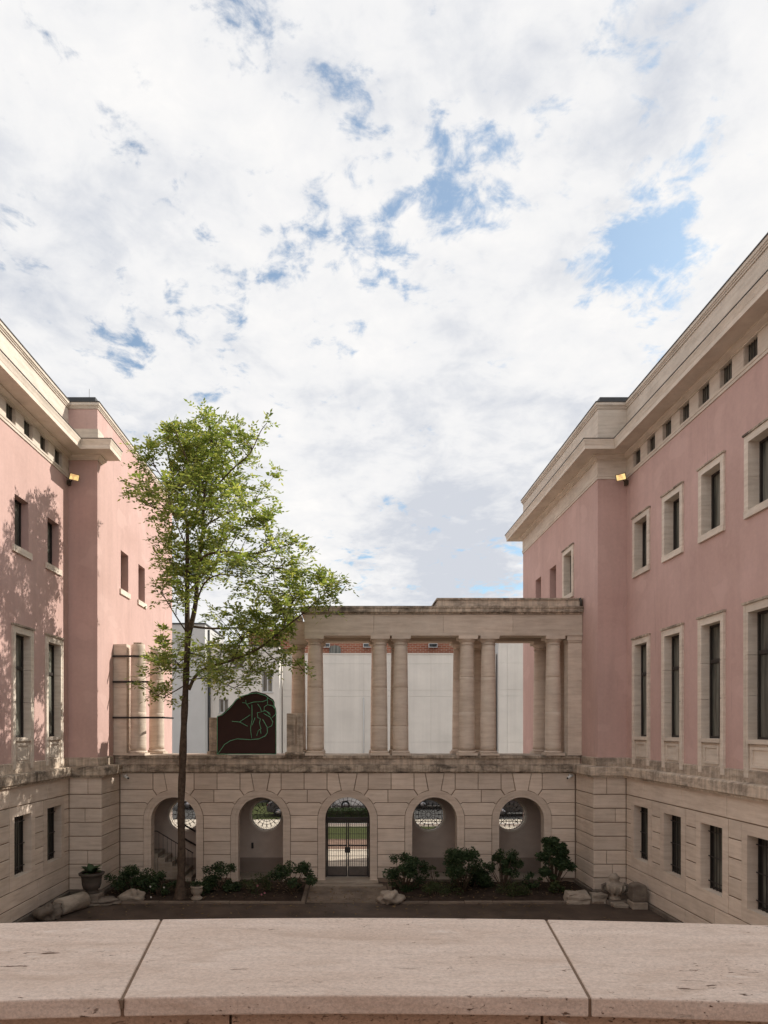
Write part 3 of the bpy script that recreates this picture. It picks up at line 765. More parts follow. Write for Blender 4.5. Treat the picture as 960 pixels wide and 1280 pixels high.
    MB().box(xL+.01, xR, 26.39, 27.44, 9.62, 10.07).build('roof_slab', M['stone_worn'], R)
    c = MB()
    c.sweep([(xL, 28.05, -1, 1), (xL, 25.76, -1, -1), (xR, 25.76, 0, -1)], [(-.1,10.085),(.03,10.085),(.05,10.13),(.13,10.16),(.13,10.28),(.16,10.31),(.16,10.36),(-.1,10.38)])
    c.build('cornice', M['stone_soot'], R)
    MB().box(-2.40, xL-.20, 27.40, 28.10, 10.085, 10.30).build('cornice', M['stone_soot'], R)
    MB().box(3.37, xR, 25.74, 28.0, 10.385, 10.62).build('blocking_course', M['stone_worn'], R, bevel=.01)
    MB().box(3.33, xR, 25.69, 28.05, 10.625, 10.69).build('blocking_cap', M['stone_soot'], R)
    MB().box(xL+.1, 3.32, 25.9, 28.0, 10.383, 10.43).build('roof_flashing', M['flash'], R)
    MB().tube([(8.64, 25.6, 10.66), (8.7, 25.62, 10.55), (8.72, 25.68, 10.4)], .05, 8).build('rain_spout', M['flash'], R)
build_arcade()

# the gate
def build_gate():
    t = thing('iron_gate', 'arched double gate of dark iron bars with solid kick plates', 'gate', (0, 26.52, .09))
    y = 26.52
    fr = MB(); n = 24
    o_ = [(RI+.02, .10)] + arc_pts(0, RI+.02, 0, 180, n) + [(-RI-.02, .10)]; i_ = [(RI-.05, .10)] + arc_pts(0, RI-.05, 0, 180, n) + [(-RI+.05, .10)]
    m = len(o_)
    vs = [(x,yy,z) for yy in (y-.03, y+.03) for pl in (o_, i_) for x, z in pl]
    fs = []
    for q in range(m-1): fs += [(q,q+1,m+q+1,m+q), (2*m+q+1,2*m+q,3*m+q,3*m+q+1), (m+q,m+q+1,3*m+q+1,3*m+q), (q+1,q,2*m+q,2*m+q+1)]
    fr.add(vs, fs); fr.box(-.80, .80, y-.03, y+.03, 2.33, 2.39); fr.build('frame', M['iron'], t)
    for s in (-1, 1):
        lf = MB(); a, b = s*.012, s*.795
        for x0, x1, z0, z1 in ((a, s*.06, .12, 2.325), (s*.74, b, .12, 2.325), (s*.06, s*.74, .12, .17), (s*.06, s*.74, 1.28, 1.33), (s*.06, s*.74, 2.27, 2.325)):
            lf.box(x0, x1, y-.025, y+.025, z0, z1)
        leaf = lf.build('gate_leaf', M['iron'], t)
        MB().box(s*.062, s*.738, y-.012, y+.012, .172, .50).build('kick_plate', M['gate_paint'], leaf)
        br = MB()
        for k in range(8): x = s*(.06 + .68*(k+.5)/8); br.tube([(x, y, .50), (x, y, 2.27)], .009, 5)
        for z in (.70, .90, 1.10, 1.52, 1.75, 2.0): br.box(s*.06, s*.74, y-.006, y+.006, z-.008, z+.008)
        br.build('bars', M['iron'], leaf)
    fl = MB()
    for k in range(1, 14):
        a = math.pi*k/14; fl.tube([(.12*math.cos(a), y, 2.39 + .12*math.sin(a)), (.80*math.cos(a), y, 2.36 + .80*math.sin(a))], .009, 5)
    fl.tube([(.66*math.cos(math.pi*k/16), y, 2.37 + .66*math.sin(math.pi*k/16)) for k in range(17)], .010, 5)
    fl.tube([(.45*math.cos(math.pi*k/16), y, 2.37 + .45*math.sin(math.pi*k/16)) for k in range(17)], .010, 5)
    fl.build('fanlight', M['iron'], t)
    MB().box(-.10, .10, y-.05, y-.028, 1.03, 1.25).build('lock_box', M['iron'], t)
build_gate()

# stair inside the niche behind the tree
def build_stair():
    t = thing('stone_stair', 'small stone stair with iron railing inside the niche behind the tree', 'stair', (-6.6, 26.9, 0))
    for k in range(5):
        MB().box(-5.95-.27*k-.27, -5.95-.27*k, 26.15 if k < 2 else 26.5, 27.6, .008 if k == 0 else .008, .165*(k+1)).build('step', M['step'], t)
    MB().box(-8.55, -7.32, 26.5, 27.6, .008, .99).build('landing', M['step'], t)
    rl = MB()
    rl.tube([(-5.95, 26.55, 1.0), (-7.35, 26.55, 1.85), (-8.4, 26.55, 1.85)], .022, 6); rl.build('handrail', M['iron'], t)
    bl = MB()
    for k in range(9): x = -6.0 - .16*k; bl.tube([(x, 26.55, .165*max(1, int((-5.95-x)/.27)+1)), (x, 26.55, 1.03 + (-5.98-x)*.607)], .008, 5)
    bl.build('balusters', M['iron'], t)
    for dz in (0, .55): MB().tube([(-5.2, 27.68, 1.15-dz), (-6.6, 27.68, 1.95-dz)], .04, 6).build('wall_rail', M['iron'], t)
build_stair()

# dark panel with a line drawing of a hand in thin green tube, on the ledge
def build_panel():
    x0, z0, sc_ = -4.972, 4.835, 1/ (7.385*33.08)
    y = 26.28
    def P(u, v): return (x0 + (u-112)*sc_, z0 + (690-v)*sc_)
    t = thing('light_panel', 'dark maroon scalloped panel with a thin green line drawing, standing on the ledge', 'artwork', (-3.86, y, z0))
    out = [P(*p) for p in ((112,690),(112,335),(150,322),(205,270),(250,225),(285,180),(330,148),(395,130),(430,112),(475,104),(520,118),(560,130),(585,145),(605,160),(632,178),(645,205),(645,235),(658,265),(662,300),(662,690))]
    MB().prism_xz(out, y-.03, y+.03).build('board', M['maroon'], t)
    lines = [[(112,690),(112,340)], [(112,690),(662,690)], [(660,690),(660,300)], [(112,340),(160,325),(235,255),(290,185),(340,152),(430,125),(480,120),(560,145),(580,160),(580,225)],
             [(580,165),(625,190),(640,215),(640,240),(655,270),(655,320),(620,352)],
             [(118,688),(180,600),(235,565),(300,548),(420,555),(500,548),(560,520),(580,490),(578,445)],
             [(345,210),(380,215),(378,185)], [(380,215),(415,265)], [(390,225),(450,205),(540,200),(575,185)], [(435,230),(437,370),(422,450),(432,540)], [(465,350),(437,420)],
             [(250,385),(320,390),(395,430)], [(320,390),(420,325)], [(488,222),(515,260),(525,295),(485,305),(490,350),(515,360),(505,400),(520,455),(495,470),(480,520)], [(515,465),(520,500)],
             [(525,295),(560,285),(605,310)], [(550,290),(550,250),(580,230),(625,240),(648,265)], [(545,310),(605,345),(630,390),(620,425),(580,445),(535,365)], [(580,300),(610,330)]]
    for ln in lines:
        MB().tube([(P(*p)[0], y-.045, P(*p)[1]) for p in ln], .012, 5).build('tube_line', M['green_tube'], t)
M['maroon'] = mat_plain('maroon_board', (.045,.021,.018), .6, .2, var=.1)
M['green_tube'] = mat_plain('green_tube', (.20,.55,.34), .35, .4, var=.2)
build_panel()

# ------------------------------------------------------------------ street side beyond the gate
sheet('lawn_patch', -8.0, -4.4, 44.1, 54, 0.004, M['grass'])
sheet('forecourt_extension', -40, -2.4, 36.0, 41.2, 0.006, M['gravel'])
def leaf_mesh(mb, c, size, rnd, normal_up=.5, narrow=.5):
    d = Vector((rnd.gauss(0,1), rnd.gauss(0,1), rnd.gauss(0,1)*.6)).normalized()
    n = Vector((rnd.gauss(0,1), rnd.gauss(0,1), rnd.gauss(0,1) + normal_up)).normalized()
    w = d.cross(n)
    if w.length < .05: return
    w.normalize(); l = size; w = w*size*narrow*.5; c = Vector(c)
    mb.add([c - d*l*.5, c + w - d*l*.05, c + d*l*.5, c - w - d*l*.05], [(0,1,2,3)])
def build_hedge():
    t = thing('clipped_hedge', 'dark clipped hedge behind the iron street fence', 'hedge', (.5, 42, 0))
    rnd = random.Random(3); mb = MB()
    for _ in range(2600):
        f = rnd.random(); x = rnd.uniform(-2.0, 3.0)
        if f < .6: p = (x, 41.65 + rnd.uniform(-.05,.05), rnd.uniform(.03, .9))
        else: p = (x, rnd.uniform(41.65, 42.35), .9 + rnd.uniform(-.05,.06))
        leaf_mesh(mb, p, rnd.uniform(.07,.13), rnd)
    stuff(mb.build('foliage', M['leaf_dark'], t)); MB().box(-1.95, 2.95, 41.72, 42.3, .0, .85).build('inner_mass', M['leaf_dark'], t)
build_hedge()
def build_fence():
    t = thing('iron_fence', 'low black iron fence on a pale kerb in front of the hedge', 'fence', (3.8, 41.35, 0))
    MB().box(-2.3, 13, 41.25, 41.5, .0, .12).build('kerb', M['white'], t)
    MB().box(-2.3, 13, 41.36, 41.39, 1.12, 1.16).build('rail', M['iron'], t); MB().box(-2.3, 13, 41.36, 41.39, .22, .26).build('rail', M['iron'], t)
    b = MB()
    for k in range(110): x = -2.28 + k*.139; b.box(x-.008, x+.008, 41.367, 41.383, .12, 1.3)
    stuff(b.build('bars', M['iron'], t))
build_fence()
M['tyre'] = mat_plain('tyre', (.02,.02,.02), .8); M['rim'] = mat_plain('rim', (.35,.35,.36), .35, .5, .8)
M['carglass'] = mat_glass('car_glass', (.03,.035,.04)); M['headlight'] = mat_plain('headlight', (.7,.7,.72), .2, .5)
M['tail'] = mat_plain('tail_light', (.35,.02,.02), .3)
def car(loc, rz, paint, label):
    m = mat_plain('car_paint', paint, .25, .5, 0, .03)
    t = thing('parked_car', label, 'car', loc, 'cars parked along the street', True, rz)
    side = [(-2.1,.35),(-2.15,.62),(-2.05,.88),(-1.85,.95),(-1.55,1.30),(-1.1,1.43),(0,1.46),(.45,1.38),(1.05,.98),(1.85,.86),(2.1,.68),(2.15,.38),(1.75,.28),(-1.75,.28)]
    w = .86; vs = []; n = len(side)
    for sg, y in ((-1,-w),(1,w)):
        for x, z in side: vs.append((x, y*(1 if z < .95 else 1 - .17*min(1,(z-.95)/.5)), z))
    fs = [tuple(reversed(range(n))), tuple(range(n,2*n))] + [(i, (i+1)%n, n+(i+1)%n, n+i) for i in range(n)]
    MB().add(vs, fs).build('body', m, t, bevel=.05)
    for sg in (-1, 1):
        def q(pts, nm):
            vs = []
            for x, z in pts:
                y = w*(1 if z < .95 else 1 - .17*min(1,(z-.95)/.5)); vs += [(x, sg*(y+.004), z)]
            vs += [(x, yy - sg*.05, z) for x, yy, z in vs]
            k = len(pts); MB().add(vs, [tuple(range(k)), tuple(reversed(range(k,2*k)))] + [(i,(i+1)%k,k+(i+1)%k,k+i) for i in range(k)]).build(nm, M['carglass'], t)
        q([(-1.5,1.0),(-1.38,1.26),(-1.05,1.37),(-.35,1.40),(-.35,1.0)], 'side_window'); q([(-.28,1.0),(-.28,1.40),(.05,1.40),(.42,1.31),(.85,1.02)], 'side_window')
        for x in (-1.35, 1.35):
            wh = MB().lathe([(.20,-.1),(.31,-.1),(.33,-.06),(.33,.06),(.31,.1),(.20,.1)], (x, sg*.78, .33), 24, axis='y').build('wheel', M['tyre'], t)
            MB().lathe([(.02,-.106),(.2,-.104),(.2,.104),(.02,.106)], (x, sg*.78, .33), 20, axis='y').build('rim', M['rim'], wh)
        MB().box(2.02, 2.14, sg*.45, sg*.80, .62, .74).build('headlight', M['headlight'], t); MB().box(-2.13, -2.03, sg*.5, sg*.8, .66, .82).build('tail_light', M['tail'], t)
    def slope(pts, hw0, hw1, nm):
        (xa,za),(xb,zb) = pts; d = Vector((zb-za, 0, xa-xb)).normalized(); d = d if d.z > 0 else -d; d *= .006
        vs = [Vector((xa,-hw0,za))+d, Vector((xa,hw0,za))+d, Vector((xb,hw1,zb))+d, Vector((xb,-hw1,zb))+d]; vs += [v - d*4 for v in vs]
        MB().add(vs, [(0,1,2,3),(7,6,5,4),(0,4,5,1),(1,5,6,2),(2,6,7,3),(3,7,4,0)]).build(nm, M['carglass'], t)
    slope([(.98,1.03),(.50,1.345)], .74, .62, 'windscreen'); slope([(-1.80,1.0),(-1.57,1.28)], .74, .62, 'rear_window')
    return t
car((-3.2, 46.2, -.012), 0.0, (.02,.022,.03), 'dark blue hatchback parked beyond the second arch grass patch')
car((-10.2, 50.5, -.012), 0.0, (.55,.56,.57), 'silver car parked across the road in line with the stair niche')
car((11.6, 46.4, -.012), 0.0, (.02,.02,.024), 'black car parked beyond the hedge end')
car((1.2, 50.2, -.012), math.pi, (.60,.60,.60), 'white car parked across the road in line with the gate')
car((6.8, 50.6, -.012), 0.0, (.10,.105,.11), 'grey car parked across the road behind the hedge')
car((-4.6, 55.0, -.012), math.pi, (.62,.63,.64), 'pale car parked below the white facade beyond the grass patch')

def facade_building(name, label, x0, x1, y0, depth, h, mat, wins=(), roof=None):
    t = thing(name, label, 'building', ((x0+x1)/2, y0 + depth/2, .0))
    mb = MB()
    xs = sorted({x0, x1, *[q for o in wins for q in o[:2]]}); zs = sorted({-.05, h, *[q for o in wins for q in o[2:]]})
    for i in range(len(xs)-1):
        for j in range(len(zs)-1):
            cx, cz = (xs[i]+xs[i+1])/2, (zs[j]+zs[j+1])/2
            if any(o[0] < cx < o[1] and o[2] < cz < o[3] for o in wins): continue
            mb.quad((xs[i],y0,zs[j]),(xs[i+1],y0,zs[j]),(xs[i+1],y0,zs[j+1]),(xs[i],y0,zs[j+1]))
    mb.quad((x0,y0,-.05),(x0,y0+depth,-.05),(x0,y0+depth,h),(x0,y0,h)); mb.quad((x1,y0,-.05),(x1,y0+depth,-.05),(x1,y0+depth,h),(x1,y0,h))
    mb.quad((x0,y0+depth,-.05),(x1,y0+depth,-.05),(x1,y0+depth,h),(x0,y0+depth,h))
    mb.build('wall', mat, t)
    MB().box(x0-.08, x1+.08, y0-.08, y0+depth+.05, h, h+.12).build('roof', roof or M['roof'], t)
    for (a, b, c, d) in wins:
        f = MB()
        for (p, q, r, s_) in ((a,b,d-.08,d),(a,b,c,c+.08),(a,a+.08,c+.08,d-.08),(b-.08,b,c+.08,d-.08),((a+b)/2-.05,(a+b)/2+.05,c+.08,d-.08)): f.box(p,q,y0+.12,y0+.2,r,s_)
        w = f.build('window', M['white_grey'], t); MB().box(a-.02, b+.02, y0+.2, y0+.25, c-.02, d+.02).build('pane', M['glass'], w)
        MB().box(a-.08, b+.08, y0-.08, y0+.12, c-.09, c-.001).build('sill', M['white_grey'], w)
    return t
facade_building('grey_house', 'plain pale grey house wall at the end of the pink wing', -15.6, -12.15, 58.6, 9, 14.7, M['white_grey'])
lb = facade_building('white_house', 'white rendered house with narrow windows behind the dark panel', -11.95, -5.95, 60.0, 9, 13.0, M['white'],
                     [(-7.45,-6.55,9.0,10.82), (-9.95,-9.05,11.1,12.2), (-11.2,-10.4,7.2,8.4), (-9.95,-9.05,5.2,7.0), (-7.45,-6.55,5.2,7.0)])
MB().tube([(-12.05, 59.8, .1), (-12.05, 59.8, 14.4)], .09, 8).build('drain_pipe', M['roof'], lb)
bb = facade_building('brick_hall', 'red brick hall with floodlights rising behind the white walls', -9.5, 14.6, 66.0, 14, 15.3, M['brick'], roof=M['stone_worn'])
for x in (-2.1, 1.9, 8.15):
    MB().box(x-.42, x+.42, 65.55, 65.85, 13.55, 13.95).box(x-.05, x+.05, 65.85, 65.999, 13.6, 13.7).build('flood_lamp', M['white_grey'], bb)
    MB().box(x-.36, x+.36, 65.53, 65.549, 13.62, 13.90).build('lamp_glass', M['carglass'], bb)
MB().box(-1.75, -.65, 65.93, 66.05, 12.6, 13.55).prism_xz([(-1.75,13.55),(-.65,13.55),(-.85,13.75),(-1.2,13.82),(-1.55,13.75)], 65.93, 66.05).build('window', M['glass'], bb)
def white_screen():
    t = thing('white_panel_wall', 'tall white panelled wall seen between the columns', 'wall', (4, 62.3, 0))
    xs = [-5.85, 1.45, 7.5, 13.35]; zs = [0, 4.6, 8.72, 9.28, 11.65, 12.5]
    for i in range(3):
        for j in range(5):
            MB().box(xs[i]+.005, xs[i+1]-.005, 62.0, 62.25, zs[j]+.006, zs[j+1]-.006).build('wall_panel', M['white'], t)
    MB().box(-5.8, 13.3, 62.26, 62.6, 0, 12.45).build('wall_core', M['white_grey'], t)
    MB().box(-5.9, 13.4, 61.94, 62.65, 12.5, 12.6).build('coping', M['white'], t)
    MB().tube([(1.45, 61.93, .05), (1.45, 61.93, 8.6)], .055, 8).build('crack_line', M['white_grey'], t)  # added grey rod, stands in for the dark vertical crack in the wall
white_screen()
def white_block():
    t = thing('white_tower_block', 'bright white block with a vertical joint beside the shaded pink wing', 'building', (16.5, 61, 0))
    zs = [0, 4.6, 8.72, 9.28, 11.65, 17]
    for (a, b) in ((13.45, 14.2), (14.2, 20)):
        for j in range(5): MB().box(a+.008, b-.008, 61.2, 61.5, zs[j]+.006, zs[j+1]-.006).build('wall_panel', M['white'], t)
    MB().box(13.5, 19.9, 61.51, 70, 0, 16.9).build('wall_core', M['white_grey'], t); MB().box(13.4, 20.1, 61.15, 70.1, 17.0, 17.15).build('roof', M['roof'], t)
white_block()

# ------------------------------------------------------------------ planting beds, kerbs, step
def bed(x0, x1, name):
    mb = MB(); rnd = random.Random(7); nx, ny = 40, 12; vs = []; fs = []
    for j in range(ny+1):
        for i in range(nx+1):
            x = x0 + (x1-x0)*i/nx; y = 22.95 + (25.9-22.95)*j/ny
            e = 0 if (i in (0,nx) or j in (0,ny)) else 1
            vs.append((x, y, .03 + e*rnd.uniform(.02,.10)))
    for j in range(ny):
        for i in range(nx): a = j*(nx+1)+i; fs.append((a,a+1,a+nx+2,a+nx+1))
    struct(mb.add(vs, fs, 0, True).build(name, M['soil']))
bed(-8.5, -1.55, 'planting_bed'); bed(1.6, 8.5, 'planting_bed')
def litter():
    rnd = random.Random(77); mb = MB()
    for _ in range(1400):
        x = rnd.uniform(-8.4, 8.4); y = rnd.uniform(22.3, 25.7) if rnd.random() < .8 else rnd.uniform(20.6, 22.7)
        z = .13 if (1.7 < abs(x) < 8.3 and y > 23.05) else .03
        a = rnd.uniform(0, 6.28); l = rnd.uniform(.03,.07); d = Vector((math.cos(a)*l, math.sin(a)*l, rnd.uniform(-.01,.02))); w_ = Vector((-math.sin(a)*l*.4, math.cos(a)*l*.4, rnd.uniform(-.008,.012))); c = Vector((x, y, z))
        mb.add([c-d, c+w_, c+d, c-w_], [(0,1,2,3)])
    o = stuff(mb.build('leaf_litter', M['litter'])); tag(o, 'fallen dry leaves scattered on the bed soil and paving', 'leaves')
M['litter'] = mat_leaf('dry_leaf', [(.10,.06,.03), (.17,.11,.05), (.22,.16,.08), (.08,.06,.03)], .1)
litter()
def kerbs():
    rnd = random.Random(21)
    for (x0, x1) in ((-8.5, -1.55), (1.6, 8.5)):
        t = thing('bed_kerb', 'low kerb of worn stones edging the planting bed with the tree' if x0 < 0 else 'low kerb of worn stones edging the bed of clipped shrubs', 'kerb', ((x0+x1)/2, 22.85, 0), 'kerbs of the planting beds')
        xs = split(x0, x1, .9, 1.4, rnd)
        for k in range(len(xs)-1): MB().box(xs[k]+.006, xs[k+1]-.006, 22.78, 22.94, -.02, .07 + rnd.uniform(-.01,.01)).build('kerb_stone', M['flag'], t, bevel=.015)
        xe = x1 if x0 < 0 else x0; s = 1 if x0 < 0 else -1
        MB().box(xe, xe + s*.14, 22.78, 25.5, -.02, .07).build('kerb_stone', M['flag'], t, bevel=.015)
kerbs()
def path_slabs():
    t = thing('flagstone_path', 'pale flagstone path leading to the arched iron gate', 'path', (0, 24, 0))
    rnd = random.Random(4)
    for j in range(5):
        xs = [-1.38, -1.38 + rnd.uniform(.7,1.1), rnd.uniform(.2,.5), 1.43]
        for k in range(3): MB().box(xs[k]+.006, xs[k+1]-.006, 22.9+.52*j+.006, 23.42+.52*j-.006, -.02, .012 + rnd.uniform(0,.006)).build('flagstone', M['flag'], t)
path_slabs()
MB_ = MB().box(-1.3, 1.3, 25.2, 25.54, -.02, .05)
tag(MB_.build('gate_step', M['step'], bevel=.01), 'low stone step in front of the gate threshold', 'step')

# ------------------------------------------------------------------ the tall tree
def build_tree():
    rnd = random.Random(42); Y0 = 23.3
    t = thing('ash_tree', 'tall slender tree with airy light green crown standing in the bed', 'tree', at(228, 1125, Y0) * 1.0)
    def T(p):
        x, y, d = p
        return Vector(((x - VX)*Y0/F, Y0 + d, HC - (y - VY)*Y0/F))
    def smooth(pts, n=4):
        P = [T(p) for p in pts]; out = []
        for i in range(len(P)-1):
            p0, p1, p2, p3 = P[max(i-1,0)], P[i], P[i+1], P[min(i+2,len(P)-1)]
            for k in range(n):
                u = k/n; out.append(.5*((2*p1) + (-p0+p2)*u + (2*p0-5*p1+4*p2-p3)*u*u + (-p0+3*p1-3*p2+p3)*u**3))
        return out + [P[-1]]
    trunk = MB()
    tp = smooth([(226,1126,0),(226,1112,0),(227,1060,0),(226,1010,0.05),(228,960,0),(230,905,0),(232,860,0),(234,800,.05)])
    n = len(tp); rad = []
    for i, p in enumerate(tp):
        h = p.z; rad.append(.132 - .0035*h + .14*math.exp(-max(h,0)/.28) + .012*math.sin(h*5.1) + (.02 if 4.7 < h < 5.0 else 0))
    trunk.tube(tp, rad, 14); 
    limbs = [  # (points, r0, r1)
        ([(234,800,.05),(233,747,.1),(233,697,.12),(232,653,.2),(223,630,.3),(213,600,.5),(206,565,.55),(200,545,.6)], .105, .02),
        ([(234,800,.05),(245,757,-.1),(249,712,-.2),(255,667,-.2),(258,620,-.3),(266,578,-.2),(265,548,-.15),(261,524,-.1)], .10, .015),
        ([(250,705,-.2),(263,698,-.5),(290,697,-.8),(320,702,-1.0),(355,696,-1.2),(378,690,-1.3)], .05, .012),
        ([(240,783,0),(262,784,.3),(290,781,.7),(312,781,1.0),(345,765,1.2),(368,750,1.3)], .045, .012),
        ([(236,862,0),(245,846,-.1),(260,836,-.3),(297,827,-.7),(330,813,-.9),(357,793,-1.1),(383,773,-1.2),(410,750,-1.3),(428,742,-1.4)], .065, .012),
        ([(330,813,-.9),(345,826,-1.0),(357,833,-1.0),(383,842,-1.1)], .022, .008),
        ([(231,650,.2),(222,641,.3),(205,632,.4),(182,627,.5),(160,612,.6)], .035, .008),
        ([(257,640,-.25),(270,620,-.5),(295,598,-.8),(317,580,-.9),(330,556,-1.0),(338,545,-1.0)], .04, .01),
        ([(256,660,-.2),(278,640,.3),(300,625,.6),(325,615,.7),(340,610,.8)], .035, .008),
        ([(233,700,.1),(215,690,.2),(200,678,.3),(193,672,.3)], .02, .006),
        ([(233,745,.1),(222,730,.5),(212,712,.9),(205,700,1.2)], .03, .008),
        ([(232,856,0),(215,868,-.3),(205,872,-.4),(190,862,-.5),(180,856,-.5)], .022, .007),
        ([(233,790,0),(222,770,-.4),(213,752,-.7),(208,740,-.9)], .03, .008),
        ([(246,755,-.1),(262,735,-.8),(285,730,-1.4),(320,738,-1.9)], .04, .01),
        ([(233,740,.1),(240,720,.9),(250,690,1.6),(262,660,2.0)], .04, .01),
        ([(249,712,-.2),(240,690,-.9),(232,665,-1.5),(228,640,-1.9)], .035, .01),
        ([(255,667,-.2),(262,640,.6),(270,605,1.2),(280,575,1.4)], .035, .01),
        ([(258,620,-.3),(245,595,-.8),(235,570,-1.2),(228,552,-1.3)], .03, .008),
        ([(232,653,.2),(240,625,.8),(240,590,1.2),(235,566,1.3),(233,544,1.2)], .03, .008),
        ([(267,575,-.2),(280,560,.1),(287,545,.2)], .02, .006), ([(223,630,.3),(205,600,-.2),(188,575,-.4),(178,565,-.5)], .025, .007),
        ([(297,827,-.7),(290,845,-1.2),(285,860,-1.4)], .018, .006), ([(290,781,.7),(300,800,1.3),(310,815,1.5)], .02, .006),
        ([(355,696,-1.2),(345,715,-.9),(350,740,-.6),(372,752,-.5)], .02, .006),
        ([(234,815,0),(250,818,.9),(268,822,1.5),(280,835,1.7)], .03, .008), ([(234,820,0),(224,826,.8),(214,830,1.3)], .025, .007), ([(235,830,0),(226,834,-.8),(220,840,-1.3)], .025, .007)]
    limbs += [([(236,850,0),(252,846,.7),(270,850,1.2),(285,858,1.5)], .025, .007), ([(297,827,-.7),(310,838,-1.2),(318,850,-1.5)], .016, .006), ([(297,827,-.7),(312,800,-1.3),(330,785,-1.6)], .018, .006),
              ([(357,793,-1.1),(366,775,-1.6),(372,758,-1.8)], .016, .006), ([(410,750,-1.3),(405,738,-1.2),(402,728,-1.1)], .012, .005), ([(383,773,-1.2),(400,772,-1.5),(416,775,-1.6)], .012, .005),
              ([(320,702,-1.0),(335,718,-1.5),(352,726,-1.8),(374,722,-2.0)], .02, .006), ([(234,835,0),(215,838,-.5),(200,845,-.8),(188,852,-.9)], .022, .006), ([(312,781,1.0),(325,795,1.4),(330,808,1.6)], .016, .006),
              ([(290,697,-.8),(305,680,-1.2),(322,665,-1.4),(338,660,-1.5)], .02, .006)]
    tips = []
    wood = MB()
    env = [(512,260,264),(522,240,280),(534,218,300),(545,190,342),(560,175,347),(590,166,346),(615,160,340),(640,192,340),(665,196,350),(690,198,384),(715,200,392),(728,200,438),(745,200,440),(775,205,425),(800,192,390),(830,185,390),(855,178,335),(880,190,310)]
    def erange(q):
        y = VY - (q.z - HC)*F/q.y
        for i in range(len(env)-1):
            if env[i][0] <= y <= env[i+1][0]:
                u = (y-env[i][0])/(env[i+1][0]-env[i][0]); a = env[i][1]*(1-u)+env[i+1][1]*u; b = env[i][2]*(1-u)+env[i+1][2]*u
                return (a-VX)*q.y/F, (b-VX)*q.y/F
        return None
    for (pts, r0, r1) in limbs:
        P = smooth(pts, 4); m = len(P)
        (trunk if r0 > .09 else wood).tube(P, [r0 + (r1-r0)*(i/(m-1))**.8 for i in range(m)], 8 if r0 > .05 else 6)
        L = sum((P[i+1]-P[i]).length for i in range(m-1))
        tips.append((P[-1], (P[-1]-P[-2]).normalized()))
        k = max(3, int(L*4.2)) if r0 < .09 else int(L*4.6)
        for _ in range(k):
            u = rnd.uniform(.22 if r0 < .09 else .1, .99); i = min(int(u*(m-1)), m-2); p = P[i].lerp(P[i+1], u*(m-1)-i)
            ax = (P[i+1]-P[i]).normalized()
            d = Vector((rnd.gauss(0,1), rnd.gauss(0,1), rnd.uniform(-.1,.9))); d = (d - ax*d.dot(ax)*.4).normalized()
            d = (d + ax*.45 + Vector((0,0,.15))).normalized()
            ln = rnd.uniform(.45, 1.25)
            e = p + d*ln
            er = erange(e)
            tries = 0
            while (er is None or not (er[0] <= e.x <= er[1]) or abs(e.y-Y0) > 2.6) and tries < 6:
                ln *= .7; e = p + d*ln; er = erange(e); tries += 1
            if tries == 6: continue
            mid = p.lerp(e, .5) + Vector((rnd.uniform(-.08,.08), rnd.uniform(-.08,.08), rnd.uniform(-.02,.1)))
            wood.tube([p, mid, e], [.013, .009, .005], 4)
            tips.append((e, d)); 
            if ln > .45: tips.append((mid, d))
            if ln > .8:
                for _2 in range(2):
                    q = mid.lerp(e, rnd.random()); d2 = (d + Vector((rnd.gauss(0,.8), rnd.gauss(0,.8), rnd.gauss(.1,.5)))).normalized(); e2 = q + d2*rnd.uniform(.25,.5)
                    er = erange(e2)
                    if er and er[0]-.1 <= e2.x <= er[1]+.1: wood.tube([q, e2], [.007,.004], 4); tips.append((e2, d2))
    trunk.build('trunk', M['bark'], t); wood.build('branches', M['twig'], t)
    lv = MB()
    for (p, d) in tips:
        for _ in range(rnd.randint(4, 6)):                    # compound leaves
            a = (d*.5 + Vector((rnd.gauss(0,.8), rnd.gauss(0,.8), rnd.gauss(.05,.45)))).normalized()
            base = p + Vector((rnd.gauss(0,.07), rnd.gauss(0,.07), rnd.gauss(0,.06))); Ln = rnd.uniform(.22,.40)
            side = a.cross(Vector((0,0,1)))
            if side.length < .1: side = Vector((1,0,0))
            side.normalize(); up = side.cross(a).normalized()
            npair = 3
            for k in range(npair*2+1):
                s = (k//2 + 1)/(npair+.5)
                q = base + a*Ln*s - Vector((0,0,1))*.09*s*s
                ld = (a*1.0 if k == npair*2 else (side*(1 if k % 2 else -1) + a*.6)).normalized() + Vector((rnd.gauss(0,.15), rnd.gauss(0,.15), rnd.gauss(-.12,.2)))
                ld.normalize(); wv = ld.cross(up + Vector((rnd.gauss(0,.3), rnd.gauss(0,.3), 0)))
                if wv.length < .05: continue
                wv.normalize(); l = rnd.uniform(.10,.19); wd = wv*l*.25
                lv.add([q, q + ld*l*.45 + wd, q + ld*l, q + ld*l*.45 - wd], [(0,1,2,3)])
    stuff(lv.build('crown', M['leaf'], t))
build_tree()

